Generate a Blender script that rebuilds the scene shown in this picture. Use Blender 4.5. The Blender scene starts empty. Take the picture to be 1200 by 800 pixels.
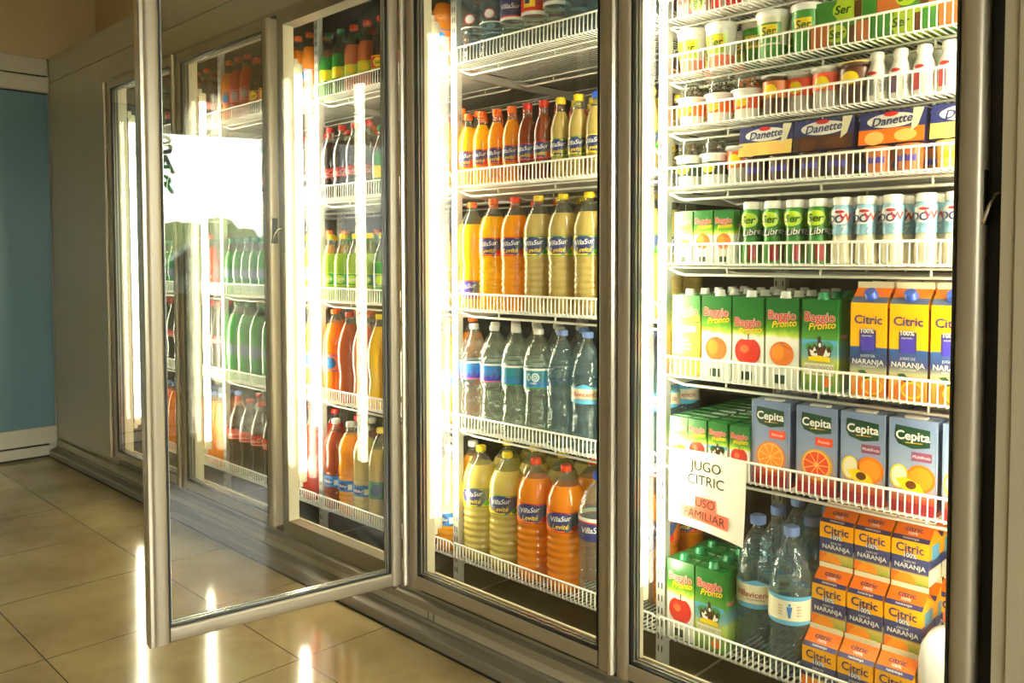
import bpy, math, random
from mathutils import Vector, Matrix
random.seed(7)
S = bpy.context.scene
COL = S.collection
PI = math.pi
sin, cos = math.sin, math.cos

# ------------------------------------------------------------ materials
MATS = {}
def nodes(name):
    m = bpy.data.materials.new(name); m.use_nodes = True
    nt = m.node_tree; b = nt.nodes['Principled BSDF']
    MATS[name] = m
    return m, nt, b
def srgb(c):
    return tuple(((x/255)/12.92 if x/255 <= .04045 else ((x/255+.055)/1.055)**2.4) for x in c) + (1,)
def mat(name, rgb, rough=.5, metal=0, coat=0, bump=0, bscale=200, vary=.06, vscale=6, spec=.5, transl=0):
    """procedural surface: base colour with faint noise variation and an optional fine bump"""
    m, nt, b = nodes(name)
    N, L = nt.nodes, nt.links
    c = srgb(rgb)
    tc = N.new('ShaderNodeTexCoord'); nz = N.new('ShaderNodeTexNoise'); nz.inputs['Scale'].default_value = vscale
    L.new(tc.outputs['Object'], nz.inputs['Vector'])
    mx = N.new('ShaderNodeMix'); mx.data_type = 'RGBA'
    mx.inputs['A'].default_value = tuple(v*(1-vary) for v in c[:3])+(1,)
    mx.inputs['B'].default_value = tuple(min(1, v*(1+vary)) for v in c[:3])+(1,)
    L.new(nz.outputs['Fac'], mx.inputs['Factor']); L.new(mx.outputs['Result'], b.inputs['Base Color'])
    b.inputs['Roughness'].default_value = rough; b.inputs['Metallic'].default_value = metal
    b.inputs['Coat Weight'].default_value = coat; b.inputs['Coat Roughness'].default_value = .08
    b.inputs['Specular IOR Level'].default_value = spec
    if bump:
        n2 = N.new('ShaderNodeTexNoise'); n2.inputs['Scale'].default_value = bscale
        L.new(tc.outputs['Object'], n2.inputs['Vector'])
        bp = N.new('ShaderNodeBump'); bp.inputs['Strength'].default_value = bump; bp.inputs['Distance'].default_value = .002
        L.new(n2.outputs['Fac'], bp.inputs['Height']); L.new(bp.outputs['Normal'], b.inputs['Normal'])
    if transl:
        t = N.new('ShaderNodeBsdfTranslucent'); L.new(mx.outputs['Result'], t.inputs['Color'])
        ms = N.new('ShaderNodeMixShader'); ms.inputs[0].default_value = transl
        L.new(b.outputs[0], ms.inputs[1]); L.new(t.outputs[0], ms.inputs[2])
        L.new(ms.outputs[0], N['Material Output'].inputs['Surface'])
    return m
def clear(name, tint, ior=1.45, rough=.03, body=0, bodycol=(200, 210, 215), bump=0):
    """clear plastic or glass: tinted see-through with a Fresnel gloss, optionally a little haze"""
    m, nt, b = nodes(name); N, L = nt.nodes, nt.links
    N.remove(b)
    t = N.new('ShaderNodeBsdfTransparent'); t.inputs['Color'].default_value = srgb(tint)
    g = N.new('ShaderNodeBsdfGlossy'); g.inputs['Roughness'].default_value = rough; g.inputs['Color'].default_value = (1, 1, 1, 1)
    f = N.new('ShaderNodeFresnel'); f.inputs['IOR'].default_value = ior
    geo = N.new('ShaderNodeNewGeometry'); im = N.new('ShaderNodeMix')   # same reflectance entering and leaving
    im.inputs['A'].default_value = ior; im.inputs['B'].default_value = 1/ior
    L.new(geo.outputs['Backfacing'], im.inputs['Factor']); L.new(im.outputs['Result'], f.inputs['IOR'])
    ms = N.new('ShaderNodeMixShader'); L.new(f.outputs[0], ms.inputs[0])
    src = t
    if body:
        d = N.new('ShaderNodeBsdfDiffuse'); d.inputs['Color'].default_value = srgb(bodycol)
        ad = N.new('ShaderNodeMixShader'); ad.inputs[0].default_value = body
        L.new(t.outputs[0], ad.inputs[1]); L.new(d.outputs[0], ad.inputs[2]); src = ad
    L.new(src.outputs[0], ms.inputs[1]); L.new(g.outputs[0], ms.inputs[2])
    if bump:
        tc = N.new('ShaderNodeTexCoord'); n2 = N.new('ShaderNodeTexNoise'); n2.inputs['Scale'].default_value = 45
        L.new(tc.outputs['Object'], n2.inputs['Vector'])
        bp = N.new('ShaderNodeBump'); bp.inputs['Strength'].default_value = bump; bp.inputs['Distance'].default_value = .01
        L.new(n2.outputs['Fac'], bp.inputs['Height']); L.new(bp.outputs['Normal'], g.inputs['Normal'])
    L.new(ms.outputs[0], N['Material Output'].inputs['Surface'])
    return m
def bloom_film(m, amount, rough):
    """faint scattering film added to door glass, imitates bloom around the tubes"""
    N, L = m.node_tree.nodes, m.node_tree.links
    out = N['Material Output']; src = out.inputs['Surface'].links[0].from_socket
    rf = N.new('ShaderNodeBsdfRefraction'); rf.inputs['IOR'].default_value = 1.12; rf.inputs['Roughness'].default_value = rough
    ms = N.new('ShaderNodeMixShader'); ms.inputs[0].default_value = amount
    L.new(src, ms.inputs[1]); L.new(rf.outputs[0], ms.inputs[2]); L.new(ms.outputs[0], out.inputs['Surface'])
def emit(name, rgb, strength):
    m, nt, b = nodes(name)
    b.inputs['Base Color'].default_value = (.8, .8, .8, 1)
    b.inputs['Emission Color'].default_value = tuple(rgb)+(1,); b.inputs['Emission Strength'].default_value = strength
    return m
def zramp(name, stops, H, rough=.3, noise=.1, nscale=40, coat=.2, axis='Z', const=False):
    """printed carton: colours follow height up the carton (object space), edges roughened by noise"""
    m, nt, b = nodes(name); N, L = nt.nodes, nt.links
    tc = N.new('ShaderNodeTexCoord'); sp = N.new('ShaderNodeSeparateXYZ'); L.new(tc.outputs['Object'], sp.inputs[0])
    nz = N.new('ShaderNodeTexNoise'); nz.inputs['Scale'].default_value = nscale; L.new(tc.outputs['Object'], nz.inputs['Vector'])
    a = N.new('ShaderNodeMath'); a.operation = 'MULTIPLY_ADD'; L.new(nz.outputs['Fac'], a.inputs[0])
    a.inputs[1].default_value = noise*H*2; a.inputs[2].default_value = -noise*H
    s = N.new('ShaderNodeMath'); s.operation = 'ADD'; L.new(sp.outputs[axis], s.inputs[0]); L.new(a.outputs[0], s.inputs[1])
    d = N.new('ShaderNodeMath'); d.operation = 'DIVIDE'; L.new(s.outputs[0], d.inputs[0]); d.inputs[1].default_value = H
    r = N.new('ShaderNodeValToRGB'); L.new(d.outputs[0], r.inputs[0])
    if const: r.color_ramp.interpolation = 'CONSTANT'
    e = r.color_ramp.elements
    e[0].position, e[0].color = stops[0][0], srgb(stops[0][1]); e[1].position, e[1].color = stops[1][0], srgb(stops[1][1])
    for p, c in stops[2:]:
        x = e.new(p); x.color = srgb(c)
    L.new(r.outputs[0], b.inputs['Base Color'])
    b.inputs['Roughness'].default_value = rough; b.inputs['Coat Weight'].default_value = coat
    return m

M = MATS
mat('panel', (172, 162, 134), .42, 0, .15, bump=.05, bscale=90)
mat('panel_warm', (176, 160, 128), .6, bump=.05)
mat('soffit', (190, 165, 122), .8, bump=.05)
mat('frame_metal', (142, 134, 114), .36, .3)
mat('door_metal', (160, 148, 124), .34, .35)
mat('lip_metal', (200, 190, 168), .25, .7)
mat('kick_metal', (140, 130, 112), .4, .3, bump=.08, bscale=40)
mat('mullion', (214, 206, 176), .45)
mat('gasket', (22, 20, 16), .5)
mat('spacer', (205, 202, 188), .25, .7)
mat('white_wire', (238, 236, 226), .32, 0, .3)
mat('white_post', (222, 222, 214), .4, .1)
mat('slot', (28, 26, 22), .7)
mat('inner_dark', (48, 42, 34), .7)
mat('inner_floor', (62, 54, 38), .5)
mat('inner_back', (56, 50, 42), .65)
mat('endcap', (236, 232, 210), .4)
mat('screw', (120, 112, 96), .35, .8)
mat('teal', (92, 124, 128), .35, 0, .2, vary=.03)
mat('alu', (196, 186, 160), .4, .35)
mat('wall_paint', (196, 186, 160), .8, bump=.05)
mat('asphalt', (120, 120, 120), .9)
mat('car_paint', (60, 75, 90), .25, .3, .6)
mat('car_glass', (20, 28, 34), .08, 0, 1)
mat('rubber', (20, 20, 20), .7)
mat('leafy', (120, 135, 80), .8, bump=.8, bscale=8, vary=.4)
mat('house', (190, 176, 160), .8)
emit('tube_glow', (1, .94, .70), 64)
emit('lamp_glow', (1, .82, .50), 42)
clear('door_glass', (249, 250, 246), 1.52, .0)
bloom_film(M['door_glass'], .018, .24)
clear('shop_glass', (240, 244, 244), 1.4, .0)
# floor: glossy beige tiles with thin grout
def floor_mat():
    m, nt, b = nodes('tile_floor'); N, L = nt.nodes, nt.links
    tc = N.new('ShaderNodeTexCoord'); sp = N.new('ShaderNodeSeparateXYZ'); L.new(tc.outputs['Object'], sp.inputs[0])
    def line(axis, off, size, w):
        a = N.new('ShaderNodeMath'); a.operation = 'ADD'; L.new(sp.outputs[axis], a.inputs[0]); a.inputs[1].default_value = off
        p = N.new('ShaderNodeMath'); p.operation = 'PINGPONG'; L.new(a.outputs[0], p.inputs[0]); p.inputs[1].default_value = size/2
        l = N.new('ShaderNodeMath'); l.operation = 'LESS_THAN'; L.new(p.outputs[0], l.inputs[0]); l.inputs[1].default_value = w
        return l
    lx = line('X', 2.05+.508*20, .508, .0018); ly = line('Y', .30+.5*20, .5, .0018)
    mxm = N.new('ShaderNodeMath'); mxm.operation = 'MAXIMUM'; L.new(lx.outputs[0], mxm.inputs[0]); L.new(ly.outputs[0], mxm.inputs[1])
    nz = N.new('ShaderNodeTexNoise'); nz.inputs['Scale'].default_value = 3.2; nz.inputs['Detail'].default_value = 8; nz.inputs['Roughness'].default_value = .62
    L.new(tc.outputs['Object'], nz.inputs['Vector'])
    cr = N.new('ShaderNodeValToRGB'); L.new(nz.outputs['Fac'], cr.inputs[0])
    e = cr.color_ramp.elements; e[0].position = .3; e[0].color = srgb((148, 126, 84)); e[1].position = .7; e[1].color = srgb((186, 166, 118))
    mx = N.new('ShaderNodeMix'); mx.data_type = 'RGBA'; L.new(mxm.outputs[0], mx.inputs['Factor'])
    L.new(cr.outputs[0], mx.inputs['A']); mx.inputs['B'].default_value = srgb((84, 66, 36))
    L.new(mx.outputs['Result'], b.inputs['Base Color'])
    n2 = N.new('ShaderNodeTexNoise'); n2.inputs['Scale'].default_value = 9; L.new(tc.outputs['Object'], n2.inputs['Vector'])
    rr = N.new('ShaderNodeMapRange'); L.new(n2.outputs['Fac'], rr.inputs[0]); rr.inputs['To Min'].default_value = .07; rr.inputs['To Max'].default_value = .15
    L.new(rr.outputs[0], b.inputs['Roughness'])
    b.inputs['Specular IOR Level'].default_value = .55
    bp = N.new('ShaderNodeBump'); bp.inputs['Strength'].default_value = .5; bp.inputs['Distance'].default_value = .001; bp.invert = True
    L.new(mxm.outputs[0], bp.inputs['Height']); L.new(bp.outputs['Normal'], b.inputs['Normal'])
floor_mat()

# product colours
def liq(name, rgb, t=.42): mat(name, rgb, .22, 0, .9, vary=.04, transl=t)
liq('orange_juice', (255, 176, 26)); liq('deep_orange', (250, 154, 20)); liq('yellow_juice', (255, 212, 24))
liq('pale_lemon', (214, 190, 112)); liq('lemon', (226, 208, 116)); liq('amber', (190, 88, 30)); liq('peach', (240, 160, 90))
liq('red_amber', (150, 62, 30)); liq('green_soda', (40, 150, 60), .3); liq('lime', (170, 200, 60)); liq('olive_green', (110, 130, 50))
liq('cola', (42, 20, 12), .12); liq('red_juice', (200, 50, 20)); liq('pomelo', (225, 130, 80)); liq('dark_green', (40, 70, 30), .25)
clear('pet_clear', (222, 228, 222), 1.5, .06, .06, (215, 220, 205))
clear('water', (232, 238, 232), 1.6, .04, .10, (214, 222, 214), bump=.7)
clear('water_blue', (206, 224, 230), 1.6, .04, .10, (176, 205, 214), bump=.8)
for n, c in dict(cap_white=(240, 238, 230), cap_orange=(250, 110, 20), cap_red=(215, 40, 25), cap_yellow=(245, 215, 20), cap_blue=(40, 80, 190),
                 cap_sky=(120, 150, 215), cap_green=(20, 130, 80), cap_red_orange=(240, 70, 20)).items():
    mat(n, c, .35, 0, .4, vary=.02, transl=.12)
for n, c in dict(navy=(40, 48, 110), violet=(66, 56, 170), label_blue=(40, 120, 190), label_sky=(90, 170, 215), teal_label=(30, 130, 150), white=(244, 242, 234), cream=(240, 232, 200), yellow=(250, 215, 30),
                 gold=(230, 170, 30), orange=(246, 120, 20), red=(210, 34, 30), crimson=(170, 30, 50), pink=(225, 90, 130), green=(50, 150, 60),
                 dark_leaf=(20, 80, 30), leaf=(60, 140, 50), lime_label=(190, 220, 50), brown=(96, 50, 26), black=(24, 22, 22), purple=(110, 60, 120), mauve=(132, 64, 104),
                 slate=(122, 140, 172), slate_dark=(66, 84, 122), bottle_green=(20, 62, 40), orange_flesh=(252, 150, 40), orange_pale=(255, 200, 110),
                 apple=(206, 44, 30), apple_lit=(236, 120, 70), peach_skin=(226, 120, 40), peach_dark=(180, 70, 20), ruby=(240, 80, 40), grey=(150, 150, 150),
                 choc=(70, 36, 24), caramel=(200, 110, 50), granola=(170, 120, 80), flan=(250, 215, 110), yog=(238, 236, 232), paper=(250, 246, 232), blush=(250, 120, 90), tabgrey=(214, 214, 206), stone=(120, 105, 70), pale_blue=(150, 200, 228)).items():
    mat('p_'+n, c, .38, 0, .25, vary=.03)
mat('p_cup_clear', (232, 226, 214), .3, 0, .3, transl=.35)
zramp('baggio_print', [(0, (236, 240, 226)), (.42, (244, 244, 232)), (.56, (200, 220, 70)), (.66, (90, 170, 50)), (.8, (46, 140, 50)), (1, (36, 128, 56))], 1, noise=.05, nscale=3)
def baggio(H): # own height scale
    return zramp('baggio_print_%d' % round(H*1000), [(0, (232, 238, 220)), (.535, (242, 242, 232)), (.565, (206, 220, 90)), (.63, (96, 160, 36)), (.74, (24, 104, 36)), (1, (22, 92, 38))], H, noise=.06, nscale=50)
baggio(.197); baggio(.122)
zramp('baggio_yellow', [(0, (235, 130, 30)), (.12, (250, 200, 40)), (.62, (250, 214, 50)), (.66, (190, 210, 60)), (.76, (40, 124, 40)), (1, (22, 92, 38))], .197, noise=.05, nscale=50)
zramp('baggio_choc', [(0, (90, 150, 60)), (.30, (190, 205, 100)), (.40, (110, 170, 190)), (.56, (90, 150, 60)), (.7, (30, 110, 40)), (1, (22, 92, 38))], .197, noise=.05, nscale=50)
zramp('cepita_print', [(0, (170, 50, 40)), (.16, (200, 90, 50)), (.26, (176, 160, 170)), (.5, (142, 158, 190)), (1, (108, 126, 166))], .19, noise=.05, nscale=40)
zramp('citric_print', [(0, (236, 140, 40)), (.20, (240, 170, 70)), (.26, (190, 190, 150)), (.34, (60, 66, 120)), (.50, (50, 90, 150)), (.505, (255, 186, 20)), (.9, (255, 180, 20))], .2, noise=.004, nscale=40)
zramp('citric_small_print', [(0, (150, 170, 60)), (.22, (220, 190, 100)), (.27, (58, 62, 112)), (.60, (52, 64, 118)), (.605, (255, 178, 20)), (.95, (255, 178, 20))], .09, noise=.004, nscale=40)

# ------------------------------------------------------------ mesh builder
_font_cache = {}
def glyphs(s, bold=0):
    k = (s, bold)
    if k not in _font_cache:
        cu = bpy.data.curves.new('t', 'FONT'); cu.body = s; cu.size = 1; cu.resolution_u = 3
        cu.align_x = 'CENTER'
        ob = bpy.data.objects.new('t', cu)
        me = bpy.data.meshes.new_from_object(ob)
        _font_cache[k] = ([tuple(v.co) for v in me.vertices], [tuple(p.vertices) for p in me.polygons])
        bpy.data.objects.remove(ob); bpy.data.curves.remove(cu); bpy.data.meshes.remove(me)
    return _font_cache[k]
class MB:
    def __init__(s): s.v = []; s.f = []; s.m = []; s.sm = []; s.names = []
    def mi(s, name):
        if name not in s.names: s.names.append(name)
        return s.names.index(name)
    def add(s, vs, fs, m, smooth=False, T=None):
        o = len(s.v); k = s.mi(m)
        s.v += [tuple(T @ Vector(v)) for v in vs] if T else [tuple(v) for v in vs]
        for f in fs: s.f.append(tuple(i+o for i in f)); s.m.append(k); s.sm.append(smooth)
        return s
    def box(s, x0, x1, y0, y1, z0, z1, m, T=None, bev=0):
        if bev:
            b = bev; vs = []; fs = []
            # chamfered along z edges
            P = [(x0+b, y0), (x1-b, y0), (x1, y0+b), (x1, y1-b), (x1-b, y1), (x0+b, y1), (x0, y1-b), (x0, y0+b)]
            n = 8; vs = [(x, y, z) for z in (z0, z1) for x, y in P]
            fs = [(i, (i+1) % n, n+(i+1) % n, n+i) for i in range(n)]+[tuple(range(n-1, -1, -1)), tuple(range(n, 2*n))]
            return s.add(vs, fs, m, False, T)
        vs = [(x0, y0, z0), (x1, y0, z0), (x1, y1, z0), (x0, y1, z0), (x0, y0, z1), (x1, y0, z1), (x1, y1, z1), (x0, y1, z1)]
        return s.add(vs, [(0, 3, 2, 1), (4, 5, 6, 7), (0, 1, 5, 4), (1, 2, 6, 5), (2, 3, 7, 6), (3, 0, 4, 7)], m, False, T)
    def lathe(s, prof, m, seg=20, smooth=True, cap0=True, cap1=True, c=(0, 0), T=None, a0=0):
        vs = []; fs = []; n = len(prof)
        for r, z in prof:
            for i in range(seg):
                a = a0+2*PI*i/seg; vs.append((c[0]+r*cos(a), c[1]+r*sin(a), z))
        for j in range(n-1):
            for i in range(seg):
                i2 = (i+1) % seg; fs.append((j*seg+i, j*seg+i2, (j+1)*seg+i2, (j+1)*seg+i))
        s.add(vs, fs, m, smooth, T)
        if cap0: s.add([vs[i] for i in range(seg)], [tuple(range(seg-1, -1, -1))], m, False, T)
        if cap1: s.add([vs[(n-1)*seg+i] for i in range(seg)], [tuple(range(seg))], m, False, T)
        return s
    def tube(s, pts, r, m, seg=6, closed=False, smooth=True):
        P = [Vector(p) for p in pts]; n = len(P); vs = []; fs = []
        for i, p in enumerate(P):
            a = P[i-1] if (i or closed) else p; b = P[(i+1) % n] if (i < n-1 or closed) else p
            t = (b-a).normalized(); up = Vector((0, 0, 1)) if abs(t.z) < .9 else Vector((1, 0, 0))
            x = t.cross(up).normalized(); y = x.cross(t).normalized()
            for k in range(seg):
                q = 2*PI*k/seg+PI/4; vs.append(tuple(p+x*(r*cos(q))+y*(r*sin(q))))
        for j in range(n if closed else n-1):
            for k in range(seg):
                j2 = (j+1) % n; k2 = (k+1) % seg; fs.append((j*seg+k, j*seg+k2, j2*seg+k2, j2*seg+k))
        if not closed: fs += [tuple(range(seg-1, -1, -1)), tuple(range((n-1)*seg, n*seg))]
        return s.add(vs, fs, m, smooth)
    def prism(s, poly, ax, a, b, m, smooth=False, T=None):
        """poly in the plane normal to axis ax, extruded from a to b"""
        n = len(poly)
        def pt(u, v, w): return (w, u, v) if ax == 'x' else (u, w, v) if ax == 'y' else (u, v, w)
        vs = [pt(u, v, a) for u, v in poly]+[pt(u, v, b) for u, v in poly]
        fs = [(i, (i+1) % n, n+(i+1) % n, n+i) for i in range(n)]
        s.add(vs, fs, m, smooth, T)
        return s.add(vs, [tuple(range(n-1, -1, -1)), tuple(range(n, 2*n))], m, False, T)
    def art(s, fn, polys, m):
        """flat printed shapes: 2D polygons mapped onto a surface by fn(x, z)"""
        for p in polys: s.add([fn(x, z) for x, z in p], [tuple(range(len(p)))], m)
        return s
    def text(s, fn, txt, size, cx, cz, m, bold=0, shear=0, rot=0, sx=1, outline=None, ow=.03, vert=False):
        vs, fs = glyphs(txt); ca, sa = cos(rot), sin(rot)
        def ring(q, n): return [(q*cos(2*PI*i/n+.4), q*sin(2*PI*i/n+.4)) for i in range(n)] if q else [(0, 0)]
        for grow, mm, off, n in (([(bold+ow, outline, 0, 8)] if outline else [])+[(bold, m, 1.4 if outline else 0, 4)]):
            for q, (dx, dy) in enumerate(ring(grow, n)):     # thicker strokes by overprinting
                out = []
                for x, y, _ in vs:
                    x, y = (x*sx+y*shear+dx)*size, (y-.33+dy)*size
                    x, y = x*ca-y*sa, x*sa+y*ca
                    out.append(fn(cx+x, cz+y, off+.16*q))
                s.add(out, fs, mm)
        return s
    def mesh(s, name):
        me = bpy.data.meshes.new(name); me.from_pydata(s.v, [], s.f)
        for n in s.names: me.materials.append(MATS[n])
        me.polygons.foreach_set('material_index', s.m); me.polygons.foreach_set('use_smooth', s.sm)
        me.update(); return me
    def obj(s, name, parent=None, loc=None):
        o = bpy.data.objects.new(name, s.mesh(name)); COL.objects.link(o)
        if parent: o.parent = parent
        if loc: o.location = loc
        return o
def ell(cx, cz, rx, rz, n=20, a0=0, a1=2*PI):
    full = abs(a1-a0-2*PI) < 1e-6
    return [(cx+rx*cos(a0+(a1-a0)*i/(n if full else n-1)), cz+rz*sin(a0+(a1-a0)*i/(n if full else n-1))) for i in range(n)]
def rect(x0, x1, z0, z1): return [(x0, z0), (x1, z0), (x1, z1), (x0, z1)]
def flat(y, e=.0004, layer=0):
    def f(x, z, k=0): return (x, y-e*(1+layer)-.0003*k, z)
    return f
def side(xs, e=.0004, layer=0):   # +x face, running along y
    def f(u, z, k=0): return (xs+e*(1+layer)+.0003*k, u, z)
    return f
def cyl(R, e=.0007, layer=0, a0=0):
    def f(x, z, k=0):
        r = R+e*(1+layer*.6)+.0003*k; a = x/R+a0
        return (r*sin(a), -r*cos(a), z)
    return f
def densify(poly, step=.004):
    out = []
    for i in range(len(poly)):
        a, b = poly[i], poly[(i+1) % len(poly)]; n = max(1, int(math.hypot(b[0]-a[0], b[1]-a[1])/step))
        for k in range(n): out.append((a[0]+(b[0]-a[0])*k/n, a[1]+(b[1]-a[1])*k/n))
    return out
def cband(mb, R, z0, z1, m, x0=None, x1=None, layer=0, seg=24):
    """a printed band or patch on a round body"""
    f = cyl(R, layer=layer)
    if x0 is None: x0, x1 = -PI*R, PI*R
    n = max(2, int(seg*(x1-x0)/(2*PI*R)))
    vs = []; fs = []
    for i in range(n+1):
        x = x0+(x1-x0)*i/n; vs += [f(x, z0), f(x, z1)]
    fs = [(2*i, 2*i+2, 2*i+3, 2*i+1) for i in range(n)]
    mb.add(vs, fs, m, True); return mb
def cshape(mb, R, poly, m, layer=1):
    """a shape on a round body, cut in vertical strips so it follows the curve"""
    xs = [p[0] for p in poly]; x0, x1 = min(xs), max(xs); f = cyl(R, layer=layer); n = max(3, int((x1-x0)/.004))
    def span(x):
        hit = []
        for i in range(len(poly)):
            a, b = poly[i], poly[(i+1) % len(poly)]
            if (a[0]-x)*(b[0]-x) <= 0 and abs(a[0]-b[0]) > 1e-9: hit.append(a[1]+(b[1]-a[1])*(x-a[0])/(b[0]-a[0]))
        return (min(hit), max(hit)) if hit else (poly[0][1], poly[0][1])
    vs = []
    for i in range(n+1):
        x = x0+(x1-x0)*min(max(i/n, .002), .998); lo, hi = span(x); vs += [f(x, lo), f(x, hi)]
    mb.add(vs, [(2*i, 2*i+2, 2*i+3, 2*i+1) for i in range(n)], m, True)

def tag(o, label=None, cat=None, group=None, kind=None):
    if label: o['label'] = label
    if cat: o['category'] = cat
    if group: o['group'] = group
    if kind: o['kind'] = kind
    return o
def empty(name, loc=(0, 0, 0), rz=0):
    o = bpy.data.objects.new(name, None); o.empty_display_size = .05; COL.objects.link(o)
    o.location = loc; o.rotation_euler = (0, 0, rz); return o
KIDS = {}
def kids(o): return [c for c in bpy.data.objects if c.parent == o]
def dup(root, loc, rz=0, rx=0):
    r = root.copy(); COL.objects.link(r); r.location = loc; r.rotation_euler = (rx, 0, rz)
    if root.name not in KIDS: KIDS[root.name] = [(c, list(kids(c))) for c in kids(root)]
    for c, g in KIDS[root.name]:
        d = c.copy(); COL.objects.link(d); d.parent = r
        for q in g:
            e = q.copy(); COL.objects.link(e); e.parent = d
    return r

# ------------------------------------------------------------ place constants (metres; cooler front is the plane y=0)
W = .765
B = [-.4231-W*k for k in range(6)]          # mullion centre lines, right to left
XL = -5.21                                   # left wall
Z0, Z1 = .154, 1.967                         # door bottom / top
XR = 3.2                                     # street-side wall
YB = -4.6                                    # wall behind the viewer
ZC = 3.0

# ------------------------------------------------------------ room
MB().box(XL-.3, XR+.3, YB-.3, 1.3, -.1, 0, 'tile_floor').obj('floor').__setitem__('kind', 'structure')
def struct(n, mb): o = mb.obj(n); o['kind'] = 'structure'; return o
struct('ceiling', MB().box(XL-.3, XR+.3, YB-.3, 1.3, ZC, ZC+.1, 'wall_paint'))
wl = MB().box(XL-.2, XL, YB, 1.25, 2.24, ZC, 'soffit')
wl.box(XL-.2, XL-.06, YB, 1.25, 0, 2.24, 'wall_paint')
struct('wall_left', wl)
# tall teal panel door in an aluminium frame, in the left wall
d1 = MB().box(XL-.05, XL-.02, YB+.3, .04, .17, 2.05, 'teal'); dd = struct('door_1', d1)
f = MB()
f.prism([(XL-.06, 2.05), (XL-.005, 2.05), (XL, 2.06), (XL, 2.135), (XL-.01, 2.14), (XL-.06, 2.14)], 'y', YB+.3, .04, 'alu')
f.box(XL-.06, XL-.012, YB+.3, .04, 2.147, 2.24, 'alu'); f.box(XL-.06, XL-.02, YB+.3, .04, 2.14, 2.147, 'gasket')
f.box(XL-.06, XL, YB+.3, .04, .075, .17, 'alu'); f.box(XL-.06, XL+.012, YB+.3, .0, .012, .066, 'alu'); f.box(XL-.06, XL-.005, YB+.3, .0, .066, .075, 'gasket')
f.box(XL-.06, XL-.004, YB+.3, .0, 0, .012, 'gasket')
f.box(XL-.03, XL-.018, YB+.3, .04, 2.042, 2.05, 'gasket')
f.obj('door_frame', dd)
struct('wall_back', MB().box(XL-.3, XR+.3, YB-.2, YB, 0, ZC, 'wall_paint'))
# street-side wall with shop windows (the open door mirrors them)
SX = XR
wr = MB()
wins = [(-3.9, -2.3, .45, 2.2), (-2.2, -.58, .8, 2.2), (-.46, 1.15, .8, 2.2)]
cuts = sorted(wins); y = YB
for (a, b, c, d) in cuts:
    wr.box(SX, SX+.15, y, a, 0, ZC, 'wall_paint'); wr.box(SX, SX+.15, a, b, 0, c, 'wall_paint'); wr.box(SX, SX+.15, a, b, d, ZC, 'wall_paint'); y = b
wr.box(SX, SX+.15, y, 1.25, 0, ZC, 'wall_paint')
struct('wall_right', wr)
for i, (a, b, c, d) in enumerate(cuts):
    w = MB(); t = .035
    w.box(SX+.03, SX+.1, a, a+t, c, d, 'alu'); w.box(SX+.03, SX+.1, b-t, b, c, d, 'alu'); w.box(SX+.03, SX+.1, a+t, b-t, c, c+t, 'alu'); w.box(SX+.03, SX+.1, a+t, b-t, d-t, d, 'alu')
    wo = struct('window_%d' % (i+1), w)
    MB().box(SX+.06, SX+.066, a+t, b-t, c+t, d-t, 'shop_glass').obj('window_pane', wo)
    if i == 2:
        # shop lettering on the glass, reads from the street
        def g(yy): return lambda x, z, k=0: (SX+.057, yy-0+x, z)
        L = MB()
        for ch, zz in (('B', 2.07), ('A', 1.905), ('R', 1.74)):
            L.text(lambda x, z, k=0: (SX+.0575-.001*k, x, z), ch, .21, -.255, zz, 'p_black', .035)
        L.obj('window_lettering', wo)
# street outside
o = MB().box(XR+.2, 30, -25, 25, -.12, -.02, 'asphalt').obj('street'); o['kind'] = 'structure'
o = MB().box(XL-.4, XR+.2, 1.25, 1.35, 0, ZC, 'wall_paint').obj('wall_far'); o['kind'] = 'structure'
car = empty('parked_car', (7.6, 1.0, 0))
tag(car, 'dark blue car parked outside, mirrored in the open glass door', 'car')
prof = [(-2.1, .35), (-2.1, .75), (-1.2, .9), (-.6, 1.38), (.7, 1.42), (1.5, .98), (2.1, .85), (2.15, .35)]
MB().prism(prof, 'x', -.8, .8, 'car_paint').obj('car_body', car)
MB().prism([(-1.1, .93), (-.6, 1.3), (.65, 1.34), (1.3, .98)], 'x', -.82, .82, 'car_glass').obj('car_window', car)
for yy in (-1.35, 1.35):
    for xx in (-.83, .63):
        T = Matrix.Translation((xx, yy, .33)) @ Matrix.Rotation(PI/2, 4, 'Y')
        MB().lathe([(.33, 0), (.33, .2)], 'rubber', 20, True, True, True, T=T).obj('wheel', car)
hd = empty('hedge', (13, 2, 0)); tag(hd, 'green leafy trees across the street, mirrored in the open glass door', 'tree', kind=None)
hm = MB()
for i in range(190):
    cx, cy, cz, r = random.uniform(-1, 1), random.uniform(-6, 5), random.uniform(.2, 1.45), random.uniform(.28, .55)
    hm.lathe([(r*sin(PI*j/6)*random.uniform(.8, 1.15)+.01, cz+r*(1-cos(PI*j/6))-r) for j in range(7)], 'leafy', 9, False, c=(cx, cy))
hm.obj('foliage', hd)
for i in range(6): MB().lathe([(.12, 0), (.08, 1.2)], 'p_brown', 8, c=(0, -9+i*3)).obj('trunk', hd)

# ceiling lamps
for i, (x, y) in enumerate(((-2.6, -2.6), (-.9, -2.6), (.8, -2.6), (-1.8, -3.6), (0, -3.6))):
    l = empty('ceiling_lamp', (x, y, ZC)); tag(l, 'small round warm ceiling downlight reflected as a dot in the glass', 'ceiling lamp', 'ceiling downlights behind the viewer')
    MB().lathe([(.10, -.02), (.11, 0)], 'alu', 20, cap0=False).obj('lamp_ring', l)
    MB().lathe([(.095, -.012), (.095, -.004)], 'lamp_glow', 20).obj('lamp_lens', l)

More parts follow.
